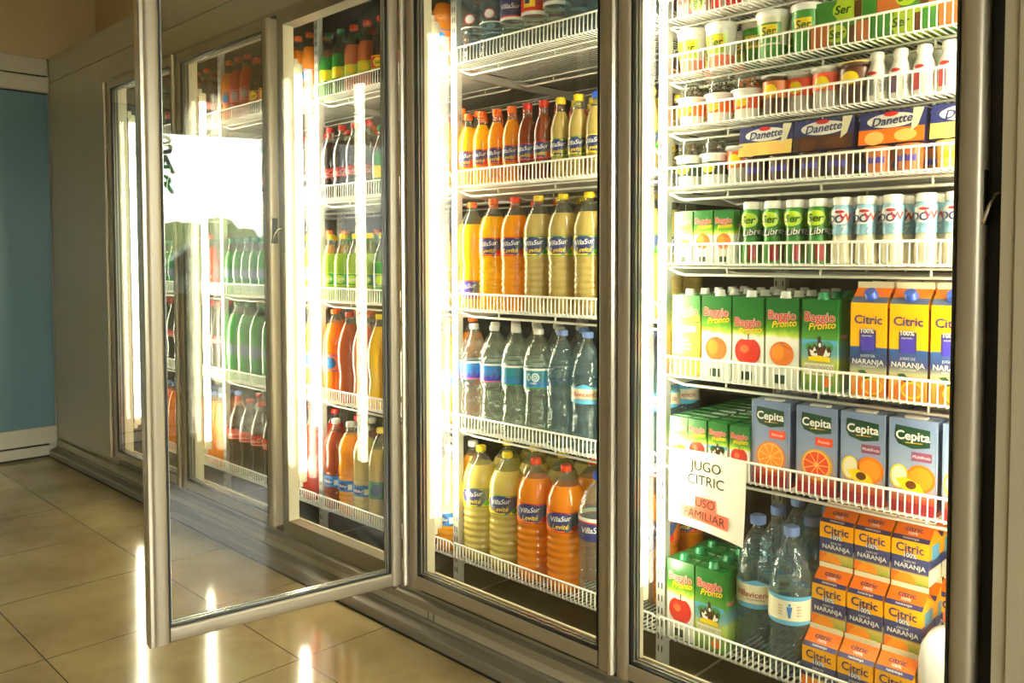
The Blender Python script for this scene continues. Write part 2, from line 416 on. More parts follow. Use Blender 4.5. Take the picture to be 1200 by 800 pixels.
# ------------------------------------------------------------ refrigerator housing
ref = empty('display_refrigerator', (-2.3, .045, 0))
tag(ref, 'long built-in glass-door drinks refrigerator with metal frame and beige panels', 'refrigerator')
OX, OY = -2.3, .045
def part(n, mb, parent=ref):
    o = mb.obj(n, parent)
    if parent is ref: o.location = (-OX, -OY, 0)
    return o
XE = .22                                       # right end of the casing
p = MB()                                      # left end panel and front fascia
p.box(XL, B[5]-.035, .045, .09, .09, 2.105, 'panel')
part('end_panel', p)
p = MB().box(B[0]+.047, XE, -.004, .09, .05, 2.105, 'panel'); p.box(B[0]+.025, B[0]+.045, .0, .09, .05, 2.105, 'panel'); p.box(B[0]+.045, B[0]+.047, .0, .09, .05, 2.105, 'frame_metal'); p.box(B[0]-.02, B[0]+.025, .0435, .045, .05, 2.1, 'gasket'); p.box(B[0]+.0243, B[0]+.025, .003, .044, .05, 2.1, 'gasket')  # last two boxes: dark strips painting in the shade of the door gap
p.box(XE-.02, XE, .09, 1.05, 0, 2.245, 'panel')
part('end_panel', p)
p = MB().box(XL, XE, .045, .10, 2.109, 2.245, 'panel'); p.box(XL, XE, .052, .10, 2.10, 2.112, 'gasket')
p.box(B[5]-.035, B[0]+.03, .045, .10, 2.0, 2.105, 'panel')
p.box(XL, XE, .05, .3, 2.245, 2.25, 'panel')
part('header_panel', p)
p = MB().box(XL, XE, .3, .34, 2.25, ZC, 'soffit')
struct('wall_above', p)
# frame around the openings
p = MB()
p.box(B[5]-.035, B[0]+.028, .045, .075, 1.968, 2.0, 'frame_metal')
p.box(B[5]-.035, B[0]+.028, .075, .10, 1.95, 2.0, 'mullion')
p.box(B[5]-.035, B[0]+.028, .045, .10, 1.945, 1.968, 'frame_metal')
p.box(B[5]-.028, B[0]+.028, .045, .10, .115, .172, 'frame_metal')
p.prism([(.03, .108), (.03, .085), (.06, .085), (.06, .118)], 'x', B[5]-.035, B[0]+.028, 'frame_metal')
p.box(B[5]-.028, B[0]+.028, .0845, .09, .155, .176, 'mullion')
part('opening_frame', p)
for k, b in enumerate(B):
    h = .028 if k not in (0, 5) else .03
    p = MB().box(b-h, b+h, .045, .0465, .172, 1.946, 'frame_metal'); p.box(b-h, b+h, .0465, .088, .172, 1.946, 'mullion')
    part('mullion', p)
# base panel, seams, kick rail
p = MB().box(XL, XE, .045, .09, 0, .1, 'panel')
for xs in (-1.905, -1.88, -2.862, -3.85, -.95): p.box(xs-.0012, xs+.0012, .0443, .046, .03, .086, 'gasket')
part('base_panel', p)
p = MB()
p.prism([(.045, .052), (.045, 0), (-.002, 0), (-.004, .03), (.0, .037), (.035, .043), (.036, .052)], 'x', XL, XE, 'kick_metal')
p.box(XL, XE, -.006, 0, 0, .005, 'gasket'); p.box(XL, XE, .038, .046, .043, .047, 'gasket')
part('kick_rail', p)
# inside
p = MB().box(XL+.1, XE, 1.0, 1.05, 0, 2.2, 'inner_back')
part('back_wall', p)
part('inner_floor', MB().box(XL+.1, XE, .104, 1.0, .04, .10, 'inner_floor'))
part('inner_ceiling', MB().box(XL+.1, XE, .104, 1.0, 2.06, 2.12, 'inner_dark'))
part('side_wall', MB().box(XL+.1, B[5]-.06, .09, 1.0, .1, 2.06, 'inner_dark'))
part('side_wall', MB().box(B[0]+.06, B[0]+.1, .104, 1.0, .1, 2.06, 'white_post'))
# slotted uprights front and rear
for b in B:
    for (yy, hw) in ((.198, .0125), (.80, .018)):
        p = MB().box(b-hw, b+hw, yy, yy+.022, .10, 2.06, 'white_post')
        z = .14
        while z < 2.03:
            p.box(b+hw-.009, b+hw-.006, yy-.0006, yy+.0002, z, z+.016, 'slot'); p.box(b-hw+.006, b-hw+.009, yy-.0006, yy+.0002, z, z+.016, 'slot'); z += .032
        part('slotted_upright', p)
    part('floor_strip', MB().box(b+.085, b+.09, .15, .8, .10, .102, 'panel'))
# tubes
for b in B:
    t = MB().lathe([(.013, .33), (.013, 1.79)], 'tube_glow', 14, cap0=False, cap1=False)
    to = part('fluorescent_tube', t); to.location = (b-OX, .122-OY, 0)
    MB().lathe([(.0145, .298), (.0155, .305), (.0155, .333), (.0135, .335)], 'endcap', 14).obj('end_cap', to)
    MB().lathe([(.0135, 1.785), (.0155, 1.787), (.0155, 1.815), (.0145, 1.822)], 'endcap', 14).obj('end_cap', to)
    for za, zb in ((.28, .31), (1.81, 1.84)): part('lamp_holder', MB().box(b-.006, b+.006, .104, .118, za, zb, 'endcap'))

# ------------------------------------------------------------ glass doors
def make_door(w, H):
    """door with its hinge edge at x=0, free edge at x=-w, front face y=0, back y=.042"""
    fr = MB(); s = .04; t = .042
    def rail(pa, ax, a, b): fr.prism(pa, ax, a, b, 'door_metal')
    # rounded front stiles (profile in x,y extruded along z)
    def stile(x0, x1):
        r = .013; P = []
        for cx, cy, q0 in ((x1-r, r, -PI/2), (x1-.002, t-.002, 0), (x0+.002, t-.002, PI/2), (x0+r, r, PI)):
            rr = r if cy == r else .002
            for j in range(4): a = q0+PI/2*j/3; P.append((cx+rr*cos(a), cy+rr*sin(a)))
        fr.prism(P, 'z', 0, H, 'door_metal', True)
    def cross(z0, z1):
        r = .008; P = []
        for cy, cz, q0, rr in ((r, z0+r, PI, r), (t-.002, z0+.002, -PI/2, .002), (t-.002, z1-.002, 0, .002), (r, z1-r, PI/2, r)):
            for j in range(4): a = q0+PI/2*j/3; P.append((cy+rr*cos(a), cz+rr*sin(a)))
        fr.prism(P, 'x', -w+s, -s, 'door_metal', True)
    stile(-s, 0); stile(-w, -w+s); cross(0, s); cross(H-s, H)
    root = fr.mesh('frame')
    def ring(i0, i1, y0, y1, m, mb):
        mb.box(-i1, -i0, y0, y1, i0, H-i0, m); mb.box(-w+i0, -w+i1, y0, y1, i0, H-i0, m)
        mb.box(-w+i1, -i1, y0, y1, i0, i1, m); mb.box(-w+i1, -i1, y0, y1, H-i1, H-i0, m)
    g = MB(); ring(s-.001, s+.003, .004, .038, 'gasket', g); ring(s+.003, s+.0065, .0135, .017, 'spacer', g); ring(s+.003, s+.0055, .017, .0235, 'gasket', g); ring(s+.003, s+.0075, .0235, .0285, 'spacer', g); ring(s+.003, s+.006, .030, .036, 'gasket', g)
    gl = MB().box(-w+s+.004, -s-.004, .0125, .0295, s+.004, H-s-.004, 'door_glass')
    h = MB()   # full-height grip lip on the free edge
    P = [(-w, .004), (-w+.002, -.006), (-w-.002, -.012), (-w-.009, -.012), (-w-.012, -.006), (-w-.012, .03), (-w, .03)]
    h.prism(P, 'z', .004, H-.004, 'lip_metal')
    st = MB()  # door stay: little curved rod at the hinge side, in its slot
    st.box(-.012, .0008, .012, .034, 1.02, 1.11, 'gasket')
    st.tube([(0, .010, 1.022), (.006, .016, 1.050), (.014, .026, 1.068), (.024, .038, 1.074)], .0034, 'lip_metal', 8)
    hi = MB().lathe([(.007, -.014), (.007, 0)], 'screw', 12, c=(-.02, .02)); hi.box(-.05, -.008, .010, .034, -.004, 0, 'screw'); h2 = MB().lathe([(.007, H), (.007, H+.012)], 'screw', 12, c=(-.02, .02))
    return [('door_frame', root), ('gasket', g.mesh('gasket')), ('glass_pane', gl.mesh('glass_pane')), ('grip', h.mesh('grip')), ('door_stay', st.mesh('door_stay')), ('hinge', hi.mesh('hinge')), ('hinge', h2.mesh('hinge'))]
def put_door(meshes, loc, rz):
    o = bpy.data.objects.new('glass_door', meshes[0][1]); COL.objects.link(o); o.parent = ref
    o.location = (loc[0]-OX, loc[1]-OY, loc[2]); o.rotation_euler = (0, 0, rz)
    for n, me in meshes[1:]:
        c = bpy.data.objects.new(n, me); COL.objects.link(c); c.parent = o
    return o
dm = make_door(.751, Z1-Z0); dmo = make_door(.70, Z1-Z0)
for k in (0, 1, 3, 4): put_door(dm, (B[k]-.004, 0, Z0), 0)
for k in (0, 1, 3, 4):  # dark strips below and above closed doors stand in for gap shade
    part('gap_shade', MB().box(B[k+1]+.02, B[k]-.012, .04, .0451, .128, .151, 'gasket'))
    part('gap_shade', MB().box(B[k+1]+.02, B[k]-.012, .04, .0451, 1.969, 1.984, 'gasket'))
od = put_door(dmo, (B[2]-.010, .0, Z0), math.radians(80.5)); od['label'] = 'glass door swung open into the aisle'

# ------------------------------------------------------------ wire shelves
BAY = ['leftmost', 'second', 'open', 'fourth', 'rightmost']   # by bay index 4..0
def bayname(k): return BAY[4-k]
def make_shelf(w, d, fh):
    """left front corner at origin, deck top at z=0, fence rises fh"""
    r = .0017; n = int(w/.0140)
    fe = MB(); de = MB(); su = MB()
    for i in range(n+1):
        x = .004+(w-.008)*i/n
        fe.tube([(x, 0, fh), (x, -.001, .004), (x, .004, -.001)], r, 'white_wire', 4)
        de.tube([(x, .004, -.0018), (x, d, -.0018)], r, 'white_wire', 4)
    fe.tube([(.002, .30, 0), (.002, .02, fh*.6), (.002, .002, fh), (w/2, .0, fh), (w-.002, .002, fh), (w-.002, .02, fh*.6), (w-.002, .30, 0)], .0030, 'white_wire', 6)
    fe.tube([(.002, .006, .001), (w-.002, .006, .001)], .0022, 'white_wire', 6)
    for y in (d,): de.tube([(0, y, -.003), (w, y, -.003)], .003, 'white_wire', 6)
    for y in (.055, .30, .55):
        su.tube([(.0, y-.02, -.008), (.02, y, -.008), (w-.02, y, -.008), (w, y-.02, -.008)], .0032, 'white_wire', 6)
        su.tube([(.0, y-.03, -.008), (.02, y-.004, -.022), (.035, y, -.026), (w-.035, y, -.026), (w-.02, y-.004, -.022), (w, y-.03, -.008)], .0036, 'white_wire', 6)
        for x in (w*.2, w*.5, w*.8): su.tube([(x, y, -.008), (x, y, -.028)], .003, 'white_wire', 5)
    # side brackets to the uprights
    for x in (-.002, w+.002): su.box(x-.002, x+.002, .03, d, -.03, -.006, 'white_wire')
    return fe.mesh('front_fence'), de.mesh('wire_deck'), su.mesh('support_bars')
SH = make_shelf(W-.014, .60, .047)
ORD = ['first', 'second', 'third', 'fourth', 'fifth', 'sixth', 'seventh', 'eighth', 'ninth', 'tenth', 'eleventh', 'twelfth', 'thirteenth']
DECK = {k: [1.705, 1.336, .966, .595, .190] for k in (1, 2, 3, 4)}
DECK[0] = [1.685, 1.553, 1.430, 1.287, 1.105, .836, .613, .190]
def shname(k, i):
    n = len(DECK[k])
    return 'top' if i == 0 else 'bottom' if i == n-1 else ORD[i]
for k in range(5):
    for i, z in enumerate(DECK[k]):
        s = empty('wire_shelf', (B[k+1]+.007, .18, z))
        tag(s, 'white wire shelf, %s in the %s bay of the refrigerator' % (shname(k, i), bayname(k)), 'shelf', 'white wire shelves in the refrigerator')
        for n, me in zip(('front_fence', 'wire_deck', 'support_bars'), SH):
            c = bpy.data.objects.new(n, me); COL.objects.link(c); c.parent = s

# ------------------------------------------------------------ products
def proto(name, parts):
    """parts: list of (name, MB or [MB, children])"""
    r = empty(name, (0, 0, -50))
    for q in parts:
        o = q[1].obj(q[0], r)
        for c in q[2:]: c[1].obj(c[0], o)
    return r
PROTOS = []
def capm(z, r, h, m, seg=16):
    mb = MB(); vs = []
    prof = [(r*.96, z), (r, z+.001), (r, z+h-.002), (r*.9, z+h)]
    mb.lathe(prof, m, seg, True)
    for i in range(seg):   # ribbed grip
        a = 2*PI*i/seg+.1; mb.tube([((r+.0002)*cos(a), (r+.0002)*sin(a), z+.001), ((r+.0002)*cos(a), (r+.0002)*sin(a), z+h-.003)], .0006, m, 3)
    return mb
def split(prof, zf):
    """split a profile at the fill height"""
    lo = [p for p in prof if p[1] <= zf]; hi = [p for p in prof if p[1] > zf]
    a, b = lo[-1], hi[0]; t = (zf-a[1])/(b[1]-a[1]); m = (a[0]+(b[0]-a[0])*t, zf)
    return lo+[m], [m]+hi
def rib(prof, z0, z1, n, amp):
    """insert ribs between z0 and z1 by resampling"""
    def R(z):
        for a, b in zip(prof, prof[1:]):
            if a[1] <= z <= b[1] and b[1] > a[1]: return a[0]+(b[0]-a[0])*(z-a[1])/(b[1]-a[1])
        return prof[-1][0]
    keep = [p for p in prof if p[1] < z0]; keep2 = [p for p in prof if p[1] > z1]
    k = n*4
    mid = [(R(z0+(z1-z0)*i/k)-amp*(1-cos(2*PI*i/4))/2, z0+(z1-z0)*i/k) for i in range(k+1)]
    return keep+mid+keep2
def bottle(kind, prof, H, liqm, cap, fill, label=None, capr=.0145, caph=.016, clearm='pet_clear', shape=None):
    lo, hi = split(prof, fill*H)
    b = MB(); b.lathe(lo, liqm, 24, True, True, True)
    if hi: b.lathe(hi, clearm, 24, True, False, True)
    parts = [('bottle_body', b), ('cap', capm(prof[-1][1]-.004, capr, caph, cap))]
    if label:
        l = MB(); label(l); ca, sa = cos(TURN), sin(TURN)
        l.v = [(x*ca-y*sa, x*sa+y*ca, z) for x, y, z in l.v]; parts.append(('label', l))
    return proto(kind, parts)
TURN = .42   # how far the labels are turned to the right
def P15(R=.0435, H=.328):   # 1.5 l ribbed juice drink bottle
    hn = H-.012
    p = [(R*.75, 0), (R*.97, .006), (R, .018), (R*.99, .10), (R*.965, .155), (R*.965, .215), (R, .222), (R*.97, .238), (R*.8, .265), (R*.5, .29), (.0145, .302), (.0125, .306), (.0125, hn-.006), (.014, hn-.004), (.0125, hn)]
    p = rib(p, .022, .148, 7, .0030)
    return p
def levite_label(R, z0, z1, col, fruit='p_yellow', dark='p_navy'):
    def f(l):
        cband(l, R, z0, z1, col)
        h = z1-z0; cz = (z0+z1)/2
        cshape(l, R, ell(-.003, cz+.002, R*.95, h*.44, 20), dark, 1)
        cshape(l, R, [(R*.5, z1-.003), (R*1.2, z1-.003), (R*.9, cz), (R*.4, z0+.003), (R*.2, z0+.003)], 'p_slate_dark', 1.6)
        cband(l, R, z1-.0022, z1, fruit, layer=2); cband(l, R, z0, z0+.002, fruit, layer=2)
        g = cyl(R, layer=3)
        l.text(g, 'VillaSur', h*.34, -.004, cz+h*.17, 'p_white', .01, .25, .12)
        l.text(g, 'Levité', h*.34, -.003, cz-h*.2, 'p_yellow', .01, .3, .05)
        cshape(l, R, ell(R*.72, z0+h*.22, h*.16, h*.15, 10), fruit, 3)
    return f
def P_ju(liqm, cap, col, fruit, nm='juice_bottle'):
    return bottle(nm, P15(), .328, liqm, cap, .84, levite_label(.0425, .158, .212, col, fruit))
def P500():
    R = .0285; H = .215
    p = [(R*.7, 0), (R*.96, .004), (R, .012), (R, .045), (R*.95, .05), (R*.95, .108), (R, .114), (R*.98, .135), (R*.8, .158), (R*.52, .176), (.0125, .186), (.0118, .19), (.0118, .204)]
    return rib(p, .008, .046, 4, .0020)
def P_500(liqm, cap, col, fruit): return bottle('small_juice_bottle', P500(), .215, liqm, cap, .83, levite_label(.0275, .056, .104, col, fruit), capr=.0135, caph=.018)
def P2L(R=.0555, H=.345):
    p = [(R*.72, 0), (R*.96, .008), (R, .022), (R, .12), (R*.985, .17), (R*.985, .232), (R, .238), (R*.95, .262), (R*.74, .292), (R*.42, .315), (.0155, .323), (.0135, .327), (.0135, .336)]
    return rib(p, .026, .165, 7, .0036)
def P_2l(liqm, cap, lab, clearm='pet_clear', fill=.86): return bottle('large_juice_bottle', P2L(), .345, liqm, cap, fill, lab, clearm=clearm, caph=.018, capr=.0155)
def PWAIST(R=.043, H=.318):   # water bottle with a waist
    p = [(R*.7, 0), (R*.96, .006), (R, .016), (R, .05), (R*.97, .09), (R*.86, .128), (R*.97, .15), (R, .158), (R, .215), (R, .222), (R*.93, .245), (R*.68, .272), (R*.4, .29), (.0145, .297), (.0125, .30), (.0125, .310)]
    return rib(p, .014, .10, 5, .0014)
def PVIL(R=.0445, H=.32):
    p = [(R*.7, 0), (R*.97, .007), (R, .018), (R, .06), (R*.93, .09), (R, .115), (R*.99, .13), (R*.99, .185), (R, .19), (R*.97, .21), (R*.8, .245), (R*.5, .28), (.0145, .297), (.0125, .301), (.0125, .312)]
    return rib(p, .015, .112, 5, .0022)
def vil_label(R, z0, z1):
    def f(l):
        cband(l, R, z0+.006, z1-.006, 'p_cream', -R*2.0, R*2.0)
        cshape(l, R, [(-R*1.5, z1-.007), (-R*.9, z1), (-R*.6, z1-.004), (0, z1+.006), (R*.6, z1-.004), (R*.9, z1), (R*1.5, z1-.007)], 'p_label_sky', 1)
        cshape(l, R, ell(0, z0+.006, R*1.3, .006, 14), 'p_label_sky', 1)
        l.text(cyl(R, layer=2), 'Villavicencio', R*.42, 0, (z0+z1)/2+.002, 'p_crimson', .01)
        l.text(cyl(R, layer=2), 'AGUA MINERAL', .006, 0, (z0+z1)/2-.010, 'p_black', .0)
    return f
def vil_label_back(R, z0, z1):
    def f(l):
        cband(l, R, z0+.004, z1-.004, 'p_cream', -R*2.0, R*2.0)
        cshape(l, R, ell(0, z1-.004, R*1.4, .005, 14), 'p_label_sky', 1); cshape(l, R, ell(0, z0+.004, R*1.4, .005, 14), 'p_label_sky', 1)
        cz = (z0+z1)/2
        cshape(l, R, ell(0, cz+.013, .0032, .0036, 10), 'p_label_blue', 2); cshape(l, R, [(-.006, cz+.009), (.006, cz+.009), (.004, cz-.002), (.004, cz-.016), (-.004, cz-.016), (-.004, cz-.002)], 'p_label_blue', 2)
        for sx in (-1, 1):
            for j in range(4): l.text(cyl(R, layer=2), 'agua', .006, sx*.02, cz+.011-.0065*j, 'p_crimson', .0)
    return f
def mountain_label(R, z0, z1, c1, c2, stripe, mark=None):
    def f(l):
        h = z1-z0
        cband(l, R, z0, z1, c1); cband(l, R, z1, z1+.006, 'p_white')
        for j in range(-7, 8):
            x = j*R*.38; cshape(l, R, [(x-R*.22, z0+h*.12), (x, z0+h*(.45+.12*(j % 2))), (x+R*.22, z0+h*.12)], c2, 1)
        cband(l, R, z0, z0+h*.14, c2, layer=1); cband(l, R, z0-.004, z0, stripe)
        if mark:
            g = cyl(R, layer=2)
            for rr, mm, ly in ((.012, 'p_white', 2), (.009, c1, 3), (.006, 'p_white', 4), (.0035, c1, 5)): cshape(l, R, ell(.006, z0+h*.6, rr, rr, 16), mm, ly)
            cshape(l, R, ell(-.014, z0+h*.6, .007, .011, 16), 'p_white', 1.5); cshape(l, R, ell(-.013, z0+h*.6, .004, .008, 16), c1, 2.5)
            l.text(g, 'andes', .008, 0, z0+h*.26, 'p_white', .01)
    return f
def PCOKE(R=.0445, H=.325):
    return [(R*.72, 0), (R*.95, .008), (R*.98, .03), (R*.9, .075), (R*.86, .10), (R*.93, .125), (R, .15), (R, .19), (R*.95, .215), (R*.75, .25), (R*.45, .285), (.0145, .298), (.0125, .302), (.0125, .315)]
def coke_label(R, z0, z1):
    def f(l):
        cband(l, R, z0, z1, 'p_red'); cband(l, R, z0+.004, z0+.006, 'p_white', layer=1)
        for a in (-2.1, 0, 2.1): l.text(cyl(R, layer=2), 'Coca-Cola', .024, a*R, (z0+z1)/2, 'p_white', .0, .3, .12)
    return f
def PSODA(R=.052, H=.33):
    p = [(R*.7, 0), (R*.96, .01), (R, .03), (R*.98, .11), (R*.98, .19), (R, .2), (R*.93, .235), (R*.68, .275), (R*.4, .303), (.0145, .31), (.0128, .313), (.0128, .322)]
    return p
def soda_label(R, z0, z1, c1, c2, txt=None):
    def f(l):
        cband(l, R, z0, z1, c1); cband(l, R, z0, z0+.003, c2, layer=1); cband(l, R, z1-.003, z1, c2, layer=1)
        for a in (-1.6, .1, 1.8):
            cshape(l, R, ell(a*R, (z0+z1)/2, R*.55, (z1-z0)*.36, 16), c2, 1)
            if txt: l.text(cyl(R, layer=2), txt, (z1-z0)*.4, a*R, (z0+z1)/2, 'p_dark_leaf' if c2 == 'p_yellow' else 'p_white', .02, .2, .2)
    return f
def soda(nm, prof, H, liqm, cap, fill, lab): return bottle(nm, prof, H, liqm, cap, fill, lab, capr=.0152, caph=.018)

K = {}   # kind -> (proto, look phrase, category, r)
def kind(key, pr, look, cat): K[key] = (pr, look, cat); PROTOS.append(pr)
kind('j_or', P_ju('orange_juice', 'cap_orange', 'p_orange', 'p_red'), 'orange juice drink bottle with orange cap', 'bottle')
kind('j_ye', P_ju('yellow_juice', 'cap_orange', 'p_orange', 'p_red'), 'bright yellow-orange juice bottle with orange cap', 'bottle')
kind('j_re', P_ju('orange_juice', 'cap_red_orange', 'p_orange', 'p_red'), 'deep orange juice bottle with red-orange cap', 'bottle')
kind('j_le', P_ju('pale_lemon', 'cap_yellow', 'p_yellow', 'p_green'), 'pale lemon drink bottle with yellow cap', 'bottle')
# sagging-label bottle (label low)
kind('j_low', bottle('juice_bottle', PWAIST(.043, .318), .318, 'yellow_juice', 'cap_orange', .80, levite_label(.0425, .03, .085, 'p_orange', 'p_red', 'p_violet')), 'waisted yellow-orange juice bottle with low label', 'bottle')
kind('s_ye', P_500('yellow_juice', 'cap_orange', 'p_orange', 'p_red'), 'small yellow juice bottle with orange cap', 'bottle')
kind('s_or', P_500('orange_juice', 'cap_orange', 'p_orange', 'p_red'), 'small orange juice bottle with orange cap', 'bottle')
kind('s_am', P_500('red_amber', 'cap_red', 'p_pink', 'p_red'), 'small dark amber juice bottle with red cap', 'bottle')
kind('s_le', P_500('pale_lemon', 'cap_yellow', 'p_yellow', 'p_green'), 'small pale lemon drink bottle with yellow cap', 'bottle')
kind('s_bl', P_500('pale_lemon', 'cap_blue', 'p_yellow', 'p_yellow'), 'small pale drink bottle with blue cap', 'bottle')
RL = .0547
def l2(col, fruit): return levite_label(RL, .172, .230, col, fruit)
kind('l_le', P_2l('lemon', 'cap_yellow', l2('p_yellow', 'p_green')), 'large lemon drink bottle with yellow cap', 'bottle')
kind('l_or', P_2l('deep_orange', 'cap_red_orange', l2('p_orange', 'p_red')), 'large orange drink bottle with red-orange cap', 'bottle')
kind('l_bl', P_2l('water', 'cap_blue', lambda l: (cband(l, RL, .175, .222, 'p_navy'), cband(l, RL, .222, .226, 'p_red'), cband(l, RL, .226, .236, 'p_white'), l.text(cyl(RL, layer=2), 'VillaSur', .022, -.008, .205, 'p_white', .01, .2, .1), cshape(l, RL, rect(.022, .034, .180, .196), 'p_white', 2)), 'water', .9), 'large clear water bottle, blue cap, navy label', 'bottle')
kind('w_pk', bottle('water_bottle', PWAIST(), .318, 'water', 'cap_white', .86, mountain_label(.0432, .160, .205, 'p_label_blue', 'p_violet', 'p_pink')), 'clear water bottle with blue mountain label', 'bottle')
kind('w_gr', bottle('water_bottle', PWAIST(), .318, 'water', 'cap_white', .86, mountain_label(.0432, .160, .207, 'p_teal_label', 'p_label_blue', 'p_green')), 'clear water bottle with teal label', 'bottle')
kind('w_co', bottle('water_bottle', PWAIST(), .318, 'water', 'cap_white', .86, mountain_label(.0432, .160, .207, 'p_teal_label', 'p_label_blue', 'p_green', True)), 'clear water bottle with ringed teal label', 'bottle')
kind('w_vb', bottle('water_bottle', PVIL(), .32, 'water_blue', 'cap_sky', .90, None), 'blue-tinted bare water bottle, pale blue cap', 'bottle')
kind('w_vf', bottle('water_bottle', PVIL(), .32, 'water_blue', 'cap_sky', .90, vil_label(.0445, .135, .182)), 'blue-tinted water bottle with cream label', 'bottle')
kind('w_vk', bottle('water_bottle', PVIL(), .32, 'water_blue', 'cap_sky', .90, vil_label_back(.0445, .135, .182)), 'blue-tinted water bottle turned to its back label', 'bottle')
kind('v2f', bottle('water_bottle', PVIL(.047), .32, 'water_blue', 'cap_sky', .90, vil_label(.047, .122, .184), capr=.0175, caph=.02), 'mineral water bottle with cream and blue label', 'bottle')
kind('v2k', bottle('water_bottle', PVIL(.047), .32, 'water_blue', 'cap_sky', .90, vil_label_back(.047, .122, .184), capr=.0175, caph=.02), 'mineral water bottle turned to its back label', 'bottle')
kind('w_ov', bottle('water_bottle', PVIL(.040, .30), .3, 'water_blue', 'cap_sky', .85, lambda l: (cshape(l, .040, ell(.002, .125, .017, .015), 'p_pink', 1), cshape(l, .040, ell(.002, .125, .014, .012), 'p_white', 2), cband(l, .040, .100, .104, 'p_white'))), 'water bottle with small oval label', 'bottle')
kind('w_pu', bottle('water_bottle', P15(.038, .328), .328, 'water', 'cap_white', .84, lambda l: (cband(l, .038, .11, .15, 'p_purple'), cband(l, .038, .10, .11, 'p_white'))), 'clear bottle with purple label', 'bottle')
kind('w_nv', bottle('water_bottle', P15(.038, .328), .328, 'water', 'cap_white', .84, lambda l: (cband(l, .038, .10, .16, 'p_navy'), cband(l, .038, .092, .10, 'p_white'), cband(l, .038, .10, .104, 'p_red', layer=1), l.text(cyl(.038, layer=2), 'VillaSur', .02, 0, .13, 'p_white', .01, .2))), 'clear bottle with navy label and red line', 'bottle')
kind('w_rd', bottle('water_bottle', P15(.038, .328), .328, 'water', 'cap_white', .84, lambda l: (cband(l, .038, .10, .16, 'p_red'), cband(l, .038, .11, .15, 'p_yellow', -.02, .015, layer=1), cband(l, .038, .12, .14, 'p_navy', -.015, .0, layer=2), cband(l, .038, .09, .10, 'p_white'))), 'clear bottle with red and yellow label', 'bottle')
CK = coke_label(.0443, .148, .192)
kind('cola', soda('cola_bottle', PCOKE(), .325, 'cola', 'cap_red', .88, CK), 'dark cola bottle, red label and cap', 'bottle')
kind('cola_b', soda('cola_bottle', PCOKE(), .325, 'cola', 'cap_red', .88, coke_label(.0425, .095, .135)), 'dark cola bottle with low red label', 'bottle')
kind('green', soda('soda_bottle', PCOKE(.0445), .325, 'green_soda', 'cap_green', .88, soda_label(.0430, .10, .15, 'p_green', 'p_teal_label')), 'clear green soda bottle', 'bottle')
kind('green2', soda('soda_bottle', PSODA(.050), .33, 'green_soda', 'cap_green', .86, soda_label(.0495, .105, .165, 'p_leaf', 'p_slate')), 'large green soda bottle with leafy label', 'bottle')
kind('green_m', soda('soda_bottle', PSODA(.045), .33, 'green_soda', 'cap_green', .86, soda_label(.0445, .105, .165, 'p_leaf', 'p_slate')), 'green soda bottle with leafy label', 'bottle')
kind('lime', soda('soda_bottle', PSODA(.0450), .33, 'lime', 'cap_yellow', .78, soda_label(.0445, .085, .145, 'p_green', 'p_lime_label')), 'lime soda bottle with yellow cap', 'bottle')
kind('olive', soda('soda_bottle', PSODA(.0450), .33, 'olive_green', 'cap_yellow', .86, soda_label(.0445, .09, .14, 'p_green', 'p_slate')), 'green drink bottle with bright yellow cap', 'bottle')
kind('brown', soda('soda_bottle', PCOKE(.0445), .325, 'amber', 'cap_red', .88, None), 'unlabelled brown drink bottle with red cap', 'bottle')
kind('peach', soda('soda_bottle', PCOKE(.0445), .325, 'peach', 'cap_orange', .88, None), 'peach coloured drink bottle with orange cap', 'bottle')
kind('yell', soda('soda_bottle', PCOKE(.0445), .325, 'yellow_juice', 'cap_yellow', .88, None), 'yellow drink bottle with yellow cap', 'bottle')
kind('pomelo', soda('soda_bottle', PSODA(.0450), .33, 'pomelo', 'cap_orange', .84, soda_label(.0445, .05, .11, 'p_lime_label', 'p_yellow')), 'grapefruit drink bottle with orange cap', 'bottle')
kind('cola_y', soda('soda_bottle', PSODA(.0450), .33, 'cola', 'cap_red', .84, soda_label(.0445, .06, .13, 'p_red', 'p_yellow', 'Ser')), 'dark soda bottle with red and yellow label', 'bottle')
kind('gr_y', soda('soda_bottle', PSODA(.0450), .33, 'green_soda', 'cap_green', .84, soda_label(.0445, .05, .115, 'p_lime_label', 'p_yellow')), 'green soda bottle with lime-yellow label', 'bottle')
kind('orng', soda('soda_bottle', PSODA(.0450), .33, 'deep_orange', 'cap_orange', .86, soda_label(.0445, .11, .17, 'p_orange', 'p_label_blue')), 'orange soda bottle with orange cap', 'bottle')
kind('redj', soda('soda_bottle', PSODA(.0450), .33, 'red_juice', 'cap_red', .86, soda_label(.0445, .11, .17, 'p_red', 'p_grey')), 'red drink bottle with red cap', 'bottle')
def lv5(liqm, cap, nm, look, key):
    kind(key, bottle('juice_bottle', P15(.0455, .33), .33, liqm, cap, .87, lambda l: (cband(l, .0445, .085, .125, 'p_label_blue'), cshape(l, .0445, ell(-.01, .105, .02, .014), 'p_navy', 1), cshape(l, .0445, rect(.015, .03, .092, .112), 'p_white', 1), l.text(cyl(.0445, layer=3), 'VillaSur', .014, -.01, .105, 'p_white', .01, .2)), capr=.016, caph=.018), look, 'bottle')
lv5('red_amber', 'cap_white', '', 'brown-red juice bottle with white cap', 'b_am')
lv5('orange_juice', 'cap_white', '', 'bright orange juice bottle with white cap', 'b_or')
lv5('lemon', 'cap_white', '', 'cloudy yellow juice bottle with white cap', 'b_le')
kind('b_lg', soda('soda_bottle', PSODA(.0450), .33, 'pale_lemon', 'cap_yellow', .80, soda_label(.0445, .095, .155, 'p_leaf', 'p_slate_dark')), 'pale drink bottle with green label, yellow cap', 'bottle')
